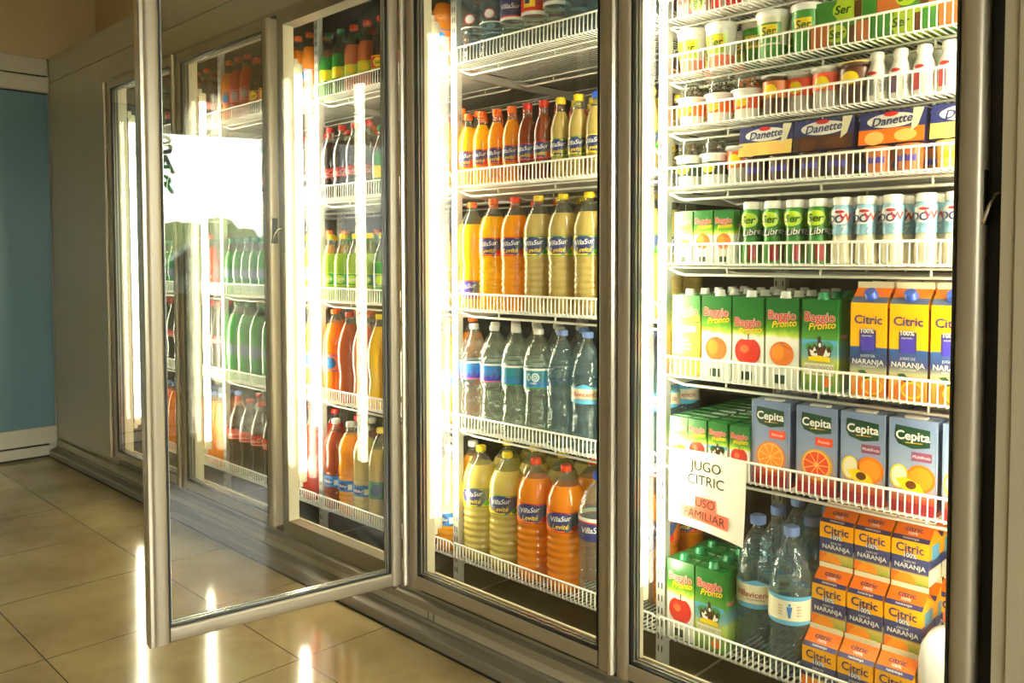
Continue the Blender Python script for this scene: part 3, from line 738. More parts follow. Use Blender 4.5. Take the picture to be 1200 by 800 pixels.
kind('b_dg', soda('soda_bottle', PSODA(.0450), .33, 'dark_green', 'cap_yellow', .86, soda_label(.0445, .085, .145, 'p_leaf', 'p_slate_dark')), 'dark green drink bottle with yellow cap', 'bottle')
kind('or_sm', soda('soda_bottle', PCOKE(.036, .325), .325, 'deep_orange', 'cap_sky', .88, None), 'orange drink bottle with pale blue cap', 'bottle')
kind('cola_s', soda('cola_bottle', PCOKE(.036), .325, 'cola', 'cap_red', .88, coke_label(.036, .148, .18)), 'slim dark cola bottle', 'bottle')

# half-litre bottles
def PSM(R=.0345, H=.228, waist=.90):
    b = H-.075
    p = [(R*.7, 0), (R*.96, .005), (R, .014), (R, b*.28), (R*waist, b*.38), (R*waist, b*.52), (R, b*.70), (R, b*.84), (R*.9, b), (R*.62, b+.026), (.0145, b+.045), (.0125, b+.05), (.0125, b+.066)]
    return rib(p, .016, b*.27, 2, .0012)
def small(key, liqm, cap, look, lab, R=.0345, H=.228, fill=.80, waist=.90):
    kind(key, bottle('small_soda_bottle', PSM(R, H, waist), H, liqm, cap, fill, lab, capr=.0145, caph=.018), look, 'bottle')
small('x_gr', 'green_soda', 'cap_green', 'small green soda bottle with lime label', soda_label(.0338, .055, .095, 'p_lime_label', 'p_yellow'), fill=.62, waist=.97)
small('x_pk', 'pomelo', 'cap_red_orange', 'small pink grapefruit drink bottle, orange cap', soda_label(.0338, .050, .090, 'p_lime_label', 'p_yellow'), fill=.70, waist=.97)
small('x_cy', 'cola', 'cap_red_orange', 'small dark soda bottle, red and yellow label', soda_label(.0338, .050, .095, 'p_red', 'p_yellow', 'Ser'), fill=.74, waist=.97)
small('x_yl', 'yellow_juice', 'cap_yellow', 'small yellow drink bottle with yellow cap', soda_label(.0338, .050, .090, 'p_lime_label', 'p_yellow'), waist=.97)
small('x_or', 'deep_orange', 'cap_orange', 'small orange soda bottle with blue-spotted label', soda_label(.0338, .07, .12, 'p_orange', 'p_label_blue'), H=.255)
small('x_rd', 'red_juice', 'cap_red', 'small red drink bottle with red cap', soda_label(.0338, .07, .12, 'p_red', 'p_grey'), H=.255)
small('x_ck', 'cola', 'cap_red', 'small dark cola bottle with red label', coke_label(.0325, .075, .108), H=.255)
small('x_lm', 'lime', 'cap_yellow', 'small lime soda bottle with yellow cap', soda_label(.0338, .055, .10, 'p_green', 'p_lime_label', 'Lima'), H=.235, fill=.72, waist=.97)
small('x_lw', 'green_soda', 'cap_yellow', 'small clear green bottle with yellow cap', soda_label(.0338, .055, .10, 'p_slate', 'p_lime_label'), H=.235, fill=.6, waist=.97)
small('x_gn', 'green_soda', 'cap_green', 'small green soda bottle with slate label', soda_label(.0318, .07, .11, 'p_leaf', 'p_slate'), R=.031, H=.235, fill=.78)

# cartons ----------------------------------------------------
def fruit_art(mb, fn, what, cx, cz, r):
    if what == 'apple':
        pts = [(cx+r*1.05*cos(a)*(1-.06*cos(2*a)), cz+r*.95*sin(a)-r*.12*(abs(cos(a)) < .35)*(1 if sin(a) > 0 else -.6)) for a in [2*PI*i/28 for i in range(28)]]
        mb.art(fn(1), [pts], 'p_apple'); mb.art(fn(2), [ell(cx-r*.25, cz+r*.15, r*.34, r*.3, 14)], 'p_apple_lit')
        mb.art(fn(3), [[(cx, cz+r*.75), (cx+r*.06, cz+r*.75), (cx+r*.12, cz+r*1.25), (cx+r*.02, cz+r*1.25)]], 'p_brown')
    elif what == 'peach':
        mb.art(fn(1), [ell(cx, cz, r, r*.97, 24)], 'p_peach_skin'); mb.art(fn(2), [ell(cx-r*.3, cz+r*.1, r*.5, r*.6, 16)], 'p_orange_flesh')
        mb.art(fn(3), [[(cx, cz+r*.9), (cx+r*.14, cz+r*.6), (cx+r*.5, cz+r*.45), (cx+r*.9, cz+r*.35), (cx+r*.5, cz+r*.55), (cx+r*.1, cz+r*.72)], ell(cx+r*.02, cz+r*.86, r*.14, r*.07, 8)], 'p_peach_dark')
    elif what == 'slice':
        mb.art(fn(1), [ell(cx, cz, r, r, 24)], 'p_orange'); mb.art(fn(2), [ell(cx, cz, r*.9, r*.9, 24)], 'p_orange_pale')
        mb.art(fn(3), [[(cx+r*.07*cos(a+PI/9), cz+r*.07*sin(a+PI/9))]+ell(cx, cz, r*.82, r*.82, 5, a+.05, a+2*PI/9-.05) for a in [2*PI*i/9 for i in range(9)]], 'p_orange_flesh')
    elif what == 'ruby':
        mb.art(fn(1), [ell(cx, cz, r, r, 24)], 'p_gold'); mb.art(fn(2), [ell(cx-r*.04, cz, r*.88, r*.9, 24)], 'p_orange_pale')
        mb.art(fn(3), [[(cx+r*.1*cos(a+PI/9), cz+r*.1*sin(a+PI/9))]+ell(cx-r*.04, cz, r*.8, r*.82, 5, a+.03, a+2*PI/9-.03) for a in [2*PI*i/9 for i in range(9)]], 'p_ruby')
    elif what == 'multi':
        mb.art(fn(1), [ell(cx+r*.55, cz+r*.25, r*.85, r*.85, 22)], 'p_orange'); mb.art(fn(2), [ell(cx+r*.55, cz+r*.25, r*.68, r*.68, 22)], 'p_orange_flesh')
        mb.art(fn(1), [ell(cx-r*.7, cz+r*.25, r*.55, r*.75, 18)], 'p_yellow'); mb.art(fn(2), [ell(cx-r*.7, cz+r*.25, r*.45, r*.65, 18)], 'p_cream')
        mb.art(fn(3), [[(cx-r*.9, cz+r*.1), (cx-r*.3, cz+r*.25), (cx+r*.5, cz-r*.1), (cx+r*.8, cz-r*.6), (cx+r*.2, cz-r*.75), (cx-r*.5, cz-r*.5)]], 'p_yellow')
        mb.art(fn(4), [ell(cx, cz-r*.2, r*.32, r*.26, 14)], 'p_brown')
    elif what == 'cow':   # chocolate and milk splash
        P = lambda L: [(cx+r*x, cz+r*z) for x, z in L]
        mb.art(fn(1), [P([(-1.25, -.1), (1.25, -.1), (1.25, .5), (.9, .75), (-.9, .6), (-1.25, .45)])], 'p_leaf')
        mb.art(fn(2), [P([(-1.0, -.75), (1.0, -.75), (1.15, -.2), (.95, .35), (.72, -.02), (.5, .5), (.28, .1), (.12, 1.15), (-.14, 1.15), (-.2, .15), (-.5, .55), (-.62, .05), (-.95, .3), (-1.1, -.2)])], 'p_choc')
        mb.art(fn(3), [P([(-.75, -.65), (-.1, -.7), (-.3, -.1), (-.45, .2), (-.6, -.2), (-.9, -.1)]), P([(.35, -.7), (.95, -.6), (1.05, -.25), (.8, -.3), (.62, .05), (.5, -.3)]), ell(cx+r*.05, cz+r*.35, r*.13, r*.2, 8)], 'p_white')
        mb.art(fn(4), [P([(-1.0, -1.1), (1.05, -1.15), (1.0, -.72), (0, -.6), (-1.0, -.75)])], 'p_yellow')
        mb.art(fn(4), [ell(cx-r*.35, cz-r*.3, r*.16, r*.14, 10), ell(cx+r*.3, cz-r*.05, r*.14, r*.16, 10)], 'p_brown')
    elif what == 'citrus':
        mb.art(fn(1), [ell(cx-r*.4, cz, r*.7, r*.7, 18), ell(cx+r*.5, cz-r*.2, r*.5, r*.5, 14)], 'p_yellow'); mb.art(fn(2), [ell(cx-r*.4, cz, r*.45, r*.45, 14)], 'p_lime_label')
def tetra(w, d, H, body, what, capcol=None, mini=False, logo_z=.80, txt2='Pronto'):
    b = MB(); b.box(-w/2, w/2, 0, d, 0, H, body)
    for zz in (H-.0004,): b.box(-w/2+.001, w/2-.001, d*.5-.001, d*.5+.002, H, H+.0025, body)
    fn = lambda k: flat(0, layer=k*.6)
    if what == 'yellow':
        b.art(fn(1), [rect(-w/2, w/2, H*.665, H*.68)], 'p_dark_leaf'); b.art(fn(1), [rect(-w*.2, w*.35, H*.55, H*.62)], 'p_white')
        for j in range(3): b.text(fn(2), ('100%', 'multifruta', 'vitaminas')[j], .008, 0, H*(.44-.05*j), 'p_white', .01)
    elif what == 'cow':
        b.art(fn(1), [rect(-w/2, w/2, H*.5, H*.56)], 'p_label_sky'); fruit_art(b, fn, 'cow', 0, H*.46, w*.3)
        b.art(fn(1), [rect(-w*.42, w*.40, H*.17, H*.30)], 'p_cream'); b.text(fn(3), 'ECOLÓGICO', w*.135, 0, H*.255, 'p_black', .0)
        b.text(fn(3), 'chocolatada', w*.08, 0, H*.20, 'p_black', .0); b.art(fn(2), [ell(w*.22, H*.1, w*.14, w*.14, 14)], 'p_orange')
    else:
        fruit_art(b, fn, what, 0, H*(.37 if not mini else .42), w*(.42 if what == 'apple' else .37))
        b.art(fn(1), [rect(-w*.2, w*.14, H*.03, H*.13)], 'p_bottle_green')
    lz = H*logo_z
    b.text(fn(3), 'Baggio', w*.36, 0, lz+H*.01, 'p_red', .014, 0, 0, .92, 'p_white', .028)
    b.text(fn(3), txt2, w*.27, w*.05, lz-H*.085*(1 if not mini else 1.2), 'p_yellow', .018, .35, .12)
    if not mini and capcol: b.text(side(w/2), 'Baggio', d*.2, d*.5, H*.6, 'p_red', .02, outline='p_white')
    parts = [('carton_body', b)]
    if capcol:
        parts.append(('cap', MB().lathe([(.0125, H), (.0125, H+.004), (.0108, H+.005), (.0108, H+.0135), (.009, H+.015)], capcol, 16, c=(0, d*.3))))
    elif mini:
        s = MB(); s.tube([(w/2+.002, d*.2, H*.15), (w/2+.002, d*.8, H*.8)], .0022, 'p_white', 6); parts.append(('straw', s))
    return proto('juice_carton', parts)
kind('bg_y', tetra(.076, .06, .193, 'baggio_yellow', 'yellow', 'cap_white'), 'yellow and green juice carton with white cap', 'juice carton')
kind('bg_p', tetra(.076, .06, .193, 'baggio_print_197', 'peach', 'cap_white'), 'green and white peach juice carton, white cap', 'juice carton')
kind('bg_a', tetra(.076, .06, .193, 'baggio_print_197', 'apple', 'cap_white', logo_z=.70), 'green and white carton with big red apple', 'juice carton')
kind('bg_ag', tetra(.076, .06, .193, 'baggio_print_197', 'apple', 'cap_green', logo_z=.78), 'red apple juice carton with green cap', 'juice carton')
kind('bg_c', tetra(.078, .06, .193, 'baggio_choc', 'cow', 'cap_green'), 'green chocolate milk carton with cow picture', 'milk carton')
kind('bs_c', tetra(.05, .038, .122, 'baggio_print_122', 'citrus', None, True), 'small juice carton with yellow fruit', 'juice carton')
kind('bs_p', tetra(.05, .038, .122, 'baggio_print_122', 'peach', None, True), 'small juice carton with orange peach', 'juice carton')
kind('bs_a', tetra(.05, .038, .122, 'baggio_print_122', 'apple', None, True), 'small juice carton with red apple', 'juice carton')
kind('bs_w', tetra(.05, .038, .122, 'baggio_print_122', 'cow', None, True), 'small chocolate milk carton with cow', 'milk carton')
def cepita(what, tagc, tagt):
    w, d, H = .09, .062, .187
    b = MB(); b.box(-w/2, w/2, 0, d, 0, H, 'cepita_print'); b.box(-w/2+.001, w/2-.001, d*.62, d*.62+.003, H, H+.002, 'p_slate')
    fn = lambda k: flat(0, layer=k*.6)
    for x in (-w/2, w/2-.003): b.art(fn(0), [rect(x, x+.003, 0, H)], 'p_slate')
    b.art(fn(1), [[(-w*.36, H*.93), (w*.36, H*.90), (w*.36, H*.72), (0, H*.69), (-w*.30, H*.73), (-w*.38, H*.8)]], 'p_bottle_green')
    b.text(fn(3), 'Cepita', w*.27, 0, H*.825, 'p_white', .025); b.art(fn(2), [[(-w*.15, H*.745), (w*.2, H*.75), (w*.2, H*.757), (-w*.15, H*.755)]], 'p_gold')
    b.art(fn(1), [rect(-w*.02, w*.40, H*.565, H*.66)], tagc); b.text(fn(3), tagt, w*.095, w*.19, H*.612, 'p_white', 0)
    fruit_art(b, fn, what, w*(.02 if what != 'multi' else -.02), H*.34, w*(.38 if what != 'multi' else .36))
    b.art(fn(1), [rect(-w/2+.003, w/2-.003, 0, H*.12)], 'p_crimson')
    b.art(side(w/2), [rect(.006, d-.006, .01, H*.9)], 'p_slate_dark')
    c = MB().box(-.02, .022, .008, .028, H, H+.004, 'p_tabgrey', bev=.003)
    return proto('juice_carton', [('carton_body', b), ('pour_tab', c)])
kind('ce_o', cepita('slice', 'p_ruby', 'Naranja'), 'slate blue carton with orange slice', 'juice carton')
kind('ce_r', cepita('ruby', 'p_ruby', 'Pomelo'), 'slate blue carton with ruby grapefruit', 'juice carton')
kind('ce_m', cepita('multi', 'p_mauve', 'Multifruta'), 'slate blue multifruit carton with mauve tag', 'juice carton')
def gable(w, d, Hb, Hr, small):
    b = MB(); b.box(-w/2, w/2, 0, d, 0, Hb, 'citric_small_print' if small else 'citric_print')
    fin = .010 if small else .012; zr = Hb+Hr-fin
    ym = d/2
    # roof slopes (front/back), side gables pushed in, top fin
    b.add([(-w/2, 0, Hb), (w/2, 0, Hb), (w/2, ym-.001, zr), (-w/2, ym-.001, zr), (-w/2, d, Hb), (w/2, d, Hb), (w/2, ym+.001, zr), (-w/2, ym+.001, zr)],
          [(0, 1, 2, 3), (5, 4, 7, 6)], 'p_orange')
    b.add([(w/2, 0, Hb), (w/2, d, Hb), (w/2-.012, ym, zr), (-w/2, 0, Hb), (-w/2, d, Hb), (-w/2+.012, ym, zr)], [(0, 1, 2), (4, 3, 5)], 'p_gold')
    b.box(-w/2, w/2, ym-.0015, ym+.0015, zr-.001, zr+fin, 'p_cream')
    # slope mapping
    def slope(k):
        e = .0005*(1+k)
        ln = math.hypot(ym, zr-Hb); ny, nz = -(zr-Hb)/ln, ym/ln
        return lambda x, t, q=0: (x, ym*t/ln+ny*(e+.0002*q), Hb+(zr-Hb)*t/ln+nz*(e+.0002*q))
    ln = math.hypot(ym, zr-Hb)
    fn = lambda k: flat(0, layer=k*.6)
    if small:
        b.art(slope(0), [rect(-w/2, w/2, 0, ln*.26)], 'p_navy'); b.text(slope(1), 'NARANJA', w*.1, 0, ln*.13, 'p_white', .01)
        b.text(slope(1), 'citric', w*.24, 0, ln*.66, 'p_navy', .02); b.text(slope(1), '100%', w*.13, 0, ln*.42, 'p_white', .03)
        b.art(fn(1), [rect(-w*.14, w*.12, Hb*.56, Hb*.72)], 'p_navy')
        b.text(fn(3), 'Citric', w*.33, 0, Hb*.83, 'p_navy', .02); b.text(fn(3), '100%', w*.17, 0, Hb*.66, 'p_white', .03, outline='p_navy')
        b.text(fn(3), 'NARANJA', w*.19, 0, Hb*.40, 'p_white', .015); b.text(fn(3), 'JUGO DE', w*.08, 0, Hb*.51, 'p_white', .0)
        b.art(fn(1), [[(-w/2, 0), (-w/2, Hb*.24), (-w*.3, Hb*.22), (-w*.05, Hb*.1), (0, 0)]], 'p_orange')
        b.art(fn(2), [ell(-w*.12, 0, w*.3, Hb*.22, 12, 0, PI)], 'p_orange_flesh')
        b.art(side(w/2), [rect(d*.22, d*.8, Hb*.58, Hb*.92)], 'p_label_sky'); b.art(side(w/2), [rect(d*.0, d*.99, Hb*.0, Hb*.38)], 'p_cream')
        b.art(side(w/2, layer=.5), [rect(d*.12, d*.9, Hb*.05, Hb*.34)], 'p_white')
        parts = [('carton_body', b)]
    else:
        b.art(slope(0), [rect(-w/2, w/2, 0, ln*.38)], 'p_slate_dark')
        b.art(fn(1), [rect(-w*.24, w*.22, Hb*.49, Hb*.71)], 'p_navy'); b.art(fn(2), [rect(-w*.2, w*.18, Hb*.49, Hb*.66)], 'p_violet')
        b.text(fn(3), 'Citric', w*.34, 0, Hb*.82, 'p_navy', .02); b.text(fn(4), '100%', w*.18, -.002, Hb*.70, 'p_white', .03, outline='p_navy')
        b.text(fn(4), 'exprimido', w*.07, -.002, Hb*.65, 'p_white', .01)
        b.text(fn(3), 'NARANJA', w*.20, 0, Hb*.37, 'p_white', .015); b.text(fn(3), 'JUGO DE', w*.1, 0, Hb*.435, 'p_white', 0); b.text(fn(3), 'CON PULPA', w*.08, 0, Hb*.32, 'p_white', 0)
        b.art(fn(1), [ell(-w*.02, Hb*.10, w*.34, Hb*.11, 22)], 'p_orange'); b.art(fn(2), [ell(w*.12, Hb*.11, w*.3, Hb*.09, 22)], 'p_yellow'); b.art(fn(3), [ell(w*.12, Hb*.11, w*.24, Hb*.07, 18)], 'p_orange_flesh')
        b.art(fn(3), [[(-w*.28, Hb*.27), (-w*.1, Hb*.28), (w*.12, Hb*.2), (-w*.08, Hb*.19)]], 'p_dark_leaf')
        b.art(side(w/2), [rect(.004, d-.004, .0, Hb*.95)], 'p_crimson')
        T = Matrix.Translation((0, ym*.42, Hb+(zr-Hb)*.45)) @ Matrix.Rotation(math.atan2(zr-Hb, ym), 4, 'X')
        c = MB(); c.lathe([(.0135, 0), (.0135, .003), (.0122, .004), (.0122, .012), (.010, .014)], 'cap_blue', 18, T=T)
        parts = [('carton_body', b), ('cap', c)]
    return proto('juice_carton', parts)
kind('ci_l', gable(.072, .07, .190, .042, False), 'tall orange juice carton with blue cap', 'juice carton')
kind('ci_s', gable(.074, .074, .088, .038, True), 'small orange and navy juice carton', 'juice carton')
# cups / yogurts ----------------------------------------------
def tub(H, r0, r1, c1, c2, txt, foil=False, peel=False):
    b = MB(); b.lathe([(r0*.95, 0), (r0, .003), (r1*.96, H*.80), (r1*.97, H*.9)], c1, 22)
    def R(z): return r0+(r1-r0)*z/(H*.85)
    f = lambda x, z, k=0: ((R(z)+.0008+.0003*k)*sin(x/r1), -(R(z)+.0008+.0003*k)*cos(x/r1), z)
    l = MB(); l.art(f, [densify(rect(-r1*1.0, r1*.9, H*.1, H*.28))], c2) if False else None
    def patch(z0, z1, m, a0, a1, e=0):
        n = 12; vs = []
        for i in range(n+1):
            x = a0+(a1-a0)*i/n; vs += [f(x, z0, e), f(x, z1, e)]
        l.add(vs, [(2*i, 2*i+2, 2*i+3, 2*i+1) for i in range(n)], m, True)
    patch(H*.06, H*.30, 'p_blush' if c2 == 'p_lime_label' else c2, -r1*3, r1*3)
    patch(H*.34, H*.74, c2, -r1*1.1, r1*.7); patch(H*.44, H*.70, 'p_yellow', -r1*.7, r1*.45, 1)
    l.text(lambda x, z, k=0: f(x, z, 3), txt, H*.24, -r1*.1, H*.57, 'p_dark_leaf', .02, .1)
    lid = MB(); lid.lathe([(r1*.97, H*.86), (r1*1.02, H*.90), (r1*1.05, H*.985), (r1*1.0, H)], 'p_white', 22)
    if peel: lid.add([(-r1, -r1*.4, H+.001), (r1*1.2, -r1*.9, H+.004), (r1*1.25, r1*.5, H+.006), (-r1*.3, r1, H+.001)], [(0, 1, 2, 3)], 'p_white')
    return proto('yogurt_tub', [('tub_body', b), ('lid', lid), ('label', l)])
kind('tub_w', tub(.108, .027, .036, 'p_white', 'p_lime_label', 'Ser'), 'white yogurt tub with lime logo', 'yogurt tub')
kind('tub_g', tub(.108, .027, .036, 'p_green', 'p_leaf', 'Ser'), 'green yogurt tub with white lid', 'yogurt tub')
kind('tub_y', tub(.108, .027, .037, 'p_cream', 'p_leaf', 'Ser'), 'cream and green yogurt tub', 'yogurt tub')
kind('tub_p', tub(.108, .027, .034, 'p_leaf', 'p_green', 'Ser', peel=True), 'green yogurt tub with loose white foil', 'yogurt tub')
def topper(H, r, c1, grain, txtc='p_orange'):
    b = MB(); b.lathe([(r*.72, 0), (r*.8, .004), (r*.97, H*.62)], c1, 20)
    b.lathe([(r*1.0, H*.62), (r*1.12, H*.635), (r*1.12, H*.66), (r*1.0, H*.67)], 'p_white', 20)
    l = MB(); cband(l, r*.92, H*.22, H*.5, txtc, -r*2, r*2); cshape(l, r*.93, ell(0, H*.36, r*.5, H*.1), 'p_yellow', 2)
    t = MB(); t.lathe([(r*.78, H*.67), (r*.84, H*.72), (r*.82, H*.97), (r*.74, H)], 'pet_clear', 20)
    g = MB()
    rnd = random.Random(3)
    for i in range(46):
        a = rnd.uniform(0, 2*PI); q = r*.70*math.sqrt(rnd.random()); z = H*.685+rnd.random()*H*.22; s = r*.11
        g.lathe([(s*.3, z-s*.7), (s, z), (s*.3, z+s*.7)], grain if i % 3 else 'p_granola', 5, False, c=(q*cos(a), q*sin(a)))
    go = ('cereal', g)
    return proto('yogurt_cup', [('cup_body', b), ('label', l), ('dome_lid', t), go])
kind('top_a', topper(.10, .034, 'p_white', 'p_brown'), 'white yogurt cup with clear cereal topper', 'yogurt cup')
kind('top_b', topper(.10, .035, 'p_white', 'p_orange', 'p_ruby'), 'yogurt cup, orange label, cereal topper', 'yogurt cup')
kind('top_g', topper(.11, .033, 'p_white', 'p_brown', 'p_bottle_green'), 'yogurt cup, green label, brown cereal topper', 'yogurt cup')
def pot(H, r, c1, c2, lidm='p_white'):
    b = MB(); b.lathe([(r*.74, 0), (r*.8, .003), (r*.97, H*.92), (r*1.12, H*.93), (r*1.12, H*.97), (r, H*.975)], c1, 20)
    l = MB(); cband(l, r*.96, H*.42, H*.86, c2, -r*2.4, r*2.4); cshape(l, r*.97, ell(0, H*.62, r*.5, H*.16), 'p_yellow', 1)
    d = MB().lathe([(r*1.1, H*.975), (r*1.08, H)], lidm, 20)
    return proto('dessert_pot', [('pot_body', b), ('label', l), ('foil_lid', d)])
kind('pot_r', pot(.085, .031, 'p_cup_clear', 'p_ruby'), 'clear dessert pot with red-orange label', 'dessert pot')
kind('pot_c', pot(.085, .031, 'p_choc', 'p_caramel'), 'dark caramel dessert pot with white lid', 'dessert pot')
kind('pot_f', pot(.085, .036, 'p_choc', 'p_brown', 'p_flan'), 'wide brown dessert pot with printed foil lid', 'dessert pot')
def milkb(c, side_c):
    b = MB(); b.lathe([(.017, 0), (.021, .003), (.0215, .015), (.021, .055), (.0175, .066), (.0135, .076), (.0125, .082), (.0145, .085), (.0145, .089), (.0135, .097), (.012, .099)], 'p_white', 20)
    l = MB(); cband(l, .0215, .012, .045, c, -.022, -.006); cshape(l, .0206, ell(-.010, .056, .011, .0035), 'p_red', 1)
    l.text(lambda x, z, k=0: cyl(.0215, layer=2)(x, z), 'yogur', .011, .006, .03, side_c, .0, 0, PI/2)
    l.text(lambda x, z, k=0: cyl(.0215, layer=2)(x, z), 'bebible', .007, .015, .03, side_c, .0, 0, PI/2)
    return proto('yogurt_bottle', [('bottle_body', b), ('label', l)])
kind('mb_r', milkb('p_red', 'p_pink'), 'small white yogurt bottle with red picture', 'yogurt bottle')
kind('mb_v', milkb('p_purple', 'p_black'), 'small white yogurt bottle with purple picture', 'yogurt bottle')
kind('mb_g', milkb('p_grey', 'p_black'), 'small white yogurt bottle showing barcode side', 'yogurt bottle')
def drinky(base, h1, h2, top, txt, txt2, tcol, low):
    prof = [(.017, 0), (.0205, .004), (.0215, .02), (.021, .045), (.0172, .062), (.019, .075), (.0222, .095), (.022, .112), (.0185, .119), (.0172, .121)]
    b = MB(); b.lathe(prof[:5], low, 22, cap1=False); b.lathe(prof[4:], base, 22, cap0=False)
    c = MB().lathe([(.0188, .121), (.0192, .123), (.0192, .135), (.0175, .138)], 'p_white', 20)
    l = MB(); cshape(l, .0218, ell(-.006, .097, .0235, .0165, 22), h1, .4); cband(l, .0192, .060, .074, h2, -.05, .05)
    cband(l, .0214, .006, .04, 'p_crimson' if low == 'p_leaf' else 'p_cream', -.004, .016)
    (l.text(cyl(.0228, layer=2), txt, .024, -.006, .097, tcol, .02, .15) if txt != 'DOW' else (l.text(cyl(.0222, layer=2), 'DO', .022, -.013, .092, 'p_navy', .03, .1), l.text(cyl(.0222, layer=2), 'W', .022, .007, .095, 'p_red', .03, .1), cshape(l, .0222, ell(-.004, .107, .011, .003), 'p_crimson', 1)));
    0 and l.text(cyl(.0228, layer=2), txt, .024, -.006, .097, tcol, .02, .15); l.text(cyl(.0205, layer=2), txt2, .020, .002, .070, 'p_white', .01, .3, .15)
    return proto('yogurt_drink', [('bottle_body', b), ('cap', c), ('label', l)])
kind('ser', drinky('p_leaf', 'p_lime_label', 'p_dark_leaf', 'p_white', 'Ser', 'Libre', 'p_dark_leaf', 'p_leaf'), 'green and yellow drinking yogurt', 'yogurt drink')
kind('dow', drinky('p_pale_blue', 'p_white', 'p_pale_blue', 'p_white', 'DOW', '7', 'p_navy', 'p_cream'), 'pale blue and white drinking yogurt', 'yogurt drink')
def danette(pc, art):
    s = MB(); w = .128; T = Matrix.Translation((0, .012, .058)) @ Matrix.Rotation(math.radians(-8), 4, 'X')
    s.box(-w/2, w/2, 0, .055, 0, .066, 'p_navy', T=T)
    def fn(k): return lambda x, z, q=0: tuple(T @ Vector((x, -.0004*(1+k)-.0003*q, z)))
    s.art(fn(0), [rect(-w/2, w/2, 0, .030)], art); s.art(fn(1), [ell(-w*.25, .012, w*.15, .014), ell(w*.22, .014, w*.17, .012)], 'p_orange_pale' if art != 'p_choc' else 'p_brown')
    s.art(fn(1), [ell(0, .046, w*.38, .015, 24)], 'p_white'); s.art(fn(2), [ell(-.002, .059, w*.11, .005)], 'p_red')
    s.art(fn(2), [[(w*.32, .066), (w*.48, .066), (w*.40, .03), (w*.30, .02)]], 'p_cream')
    s.text(fn(3), 'Danette', .024, 0, .046, 'p_navy', .02, .25, .06)
    parts = [('sleeve', s)]
    for x in (-w*.24, w*.24):
        b = MB().lathe([(.02, 0), (.023, .004), (.028, .054)], pc, 18, c=(x, .035)); cb = MB()
        cband(cb, .025, .02, .04, 'p_violet' if pc != 'p_flan' else 'p_yellow', -.02, .02); cb.v = [(a+x, b_+.035, c_) for a, b_, c_ in cb.v]
        parts.append(('pot', b, ('label', cb)))
    return proto('dessert_pack', parts)
kind('dan_v', danette('p_choc', 'p_flan'), 'blue dessert twin pack with vanilla picture', 'dessert pack')
kind('dan_c', danette('p_choc', 'p_choc'), 'blue dessert twin pack with chocolate picture', 'dessert pack')
kind('dan_o', danette('p_caramel', 'p_orange'), 'blue dessert twin pack with caramel picture', 'dessert pack')
kind('dan_y', danette('p_flan', 'p_flan'), 'blue dessert pack with yellow pots', 'dessert pack')
def flatpack(c1, c2, txt, w=.125, h=.05, d=.09):
    b = MB(); b.box(-w/2, w/2, 0, d, 0, h, c1)
    fn = lambda k: flat(0, layer=k*.6)
    b.art(fn(0), [rect(-w/2, -w*.15, 0, h), rect(w*.28, w/2, 0, h*.9)], c2); b.art(fn(1), [ell(-w*.05, h*.55, w*.17, h*.36)], 'p_lime_label')
    b.art(fn(1), [rect(w*.15, w*.27, h*.05, h*.8)], 'p_brown'); b.text(fn(3), txt, h*.5, -w*.05, h*.55, 'p_dark_leaf', .02, .15)
    t = lambda x, z, k=0: (x, z, h+.0005+.0003*k)
    b.art(t, [rect(-w*.4, w*.1, d*.1, d*.8)], c2); b.text(t, txt, h*.5, 0, d*.4, 'p_yellow', .02)
    return proto('dessert_multipack', [('pack_body', b)])
kind('fp_g', flatpack('p_leaf', 'p_caramel', 'Ser'), 'green and caramel dessert multipack', 'dessert pack')
kind('fp_l', flatpack('p_lime_label', 'p_leaf', 'Ser'), 'lime green dessert multipack', 'dessert pack')
kind('fp_r', flatpack('p_white', 'p_red', 'light', .12, .055, .1), 'white and red dairy multipack', 'dessert pack')
def jug():
    w, d, H = .115, .085, .225; b = MB(); n = 20
    lev = [(0, .9), (.006, 1), (.13, 1), (.16, .93), (.185, .72), (.198, .42), (.203, .26), (.215, .26)]
    vs = []; fs = []
    for z, s in lev:
        for i in range(n):
            a = 2*PI*i/n; c, q = cos(a), sin(a); e = .45 if s > .5 else 1
            vs.append((w/2*s*math.copysign(abs(c)**e, c), d/2+d/2*min(1, s*1.02)*math.copysign(abs(q)**e, q), z))
    for j in range(len(lev)-1):
        for i in range(n): i2 = (i+1) % n; fs.append((j*n+i, j*n+i2, (j+1)*n+i2, (j+1)*n+i))
    fs += [tuple(range(n-1, -1, -1)), tuple(range((len(lev)-1)*n, len(lev)*n))]
    b.add(vs, fs, 'p_yog', True)
    l = MB(); f = flat(-.0012)
    l.art(f, [[(-w*.30, .004), (w*.40, .004), (w*.40, .095), (-w*.12, .10), (-w*.24, .085)]], 'p_orange')
    l.text(flat(-.0012, layer=1.2), 'Citric', .03, .006, .072, 'p_black', .02); l.text(flat(-.0012, layer=1.2), '100%', .018, .006, .05, 'p_white', .03); l.text(flat(-.0012, layer=1.2), 'más', .026, .006, .028, 'p_white', .03)
    h = MB().tube([(.05, .04, .125), (.062, .04, .15), (.052, .04, .19), (.02, .04, .202)], .008, 'p_yog', 10)
    c = MB().lathe([(.019, .213), (.019, .228), (.017, .23)], 'cap_orange', 16, c=(0, d/2))
    return proto('juice_jug', [('jug_body', b), ('label', l), ('handle', h), ('cap', c)])
kind('jug', jug(), 'white plastic juice jug with orange label', 'juice jug')

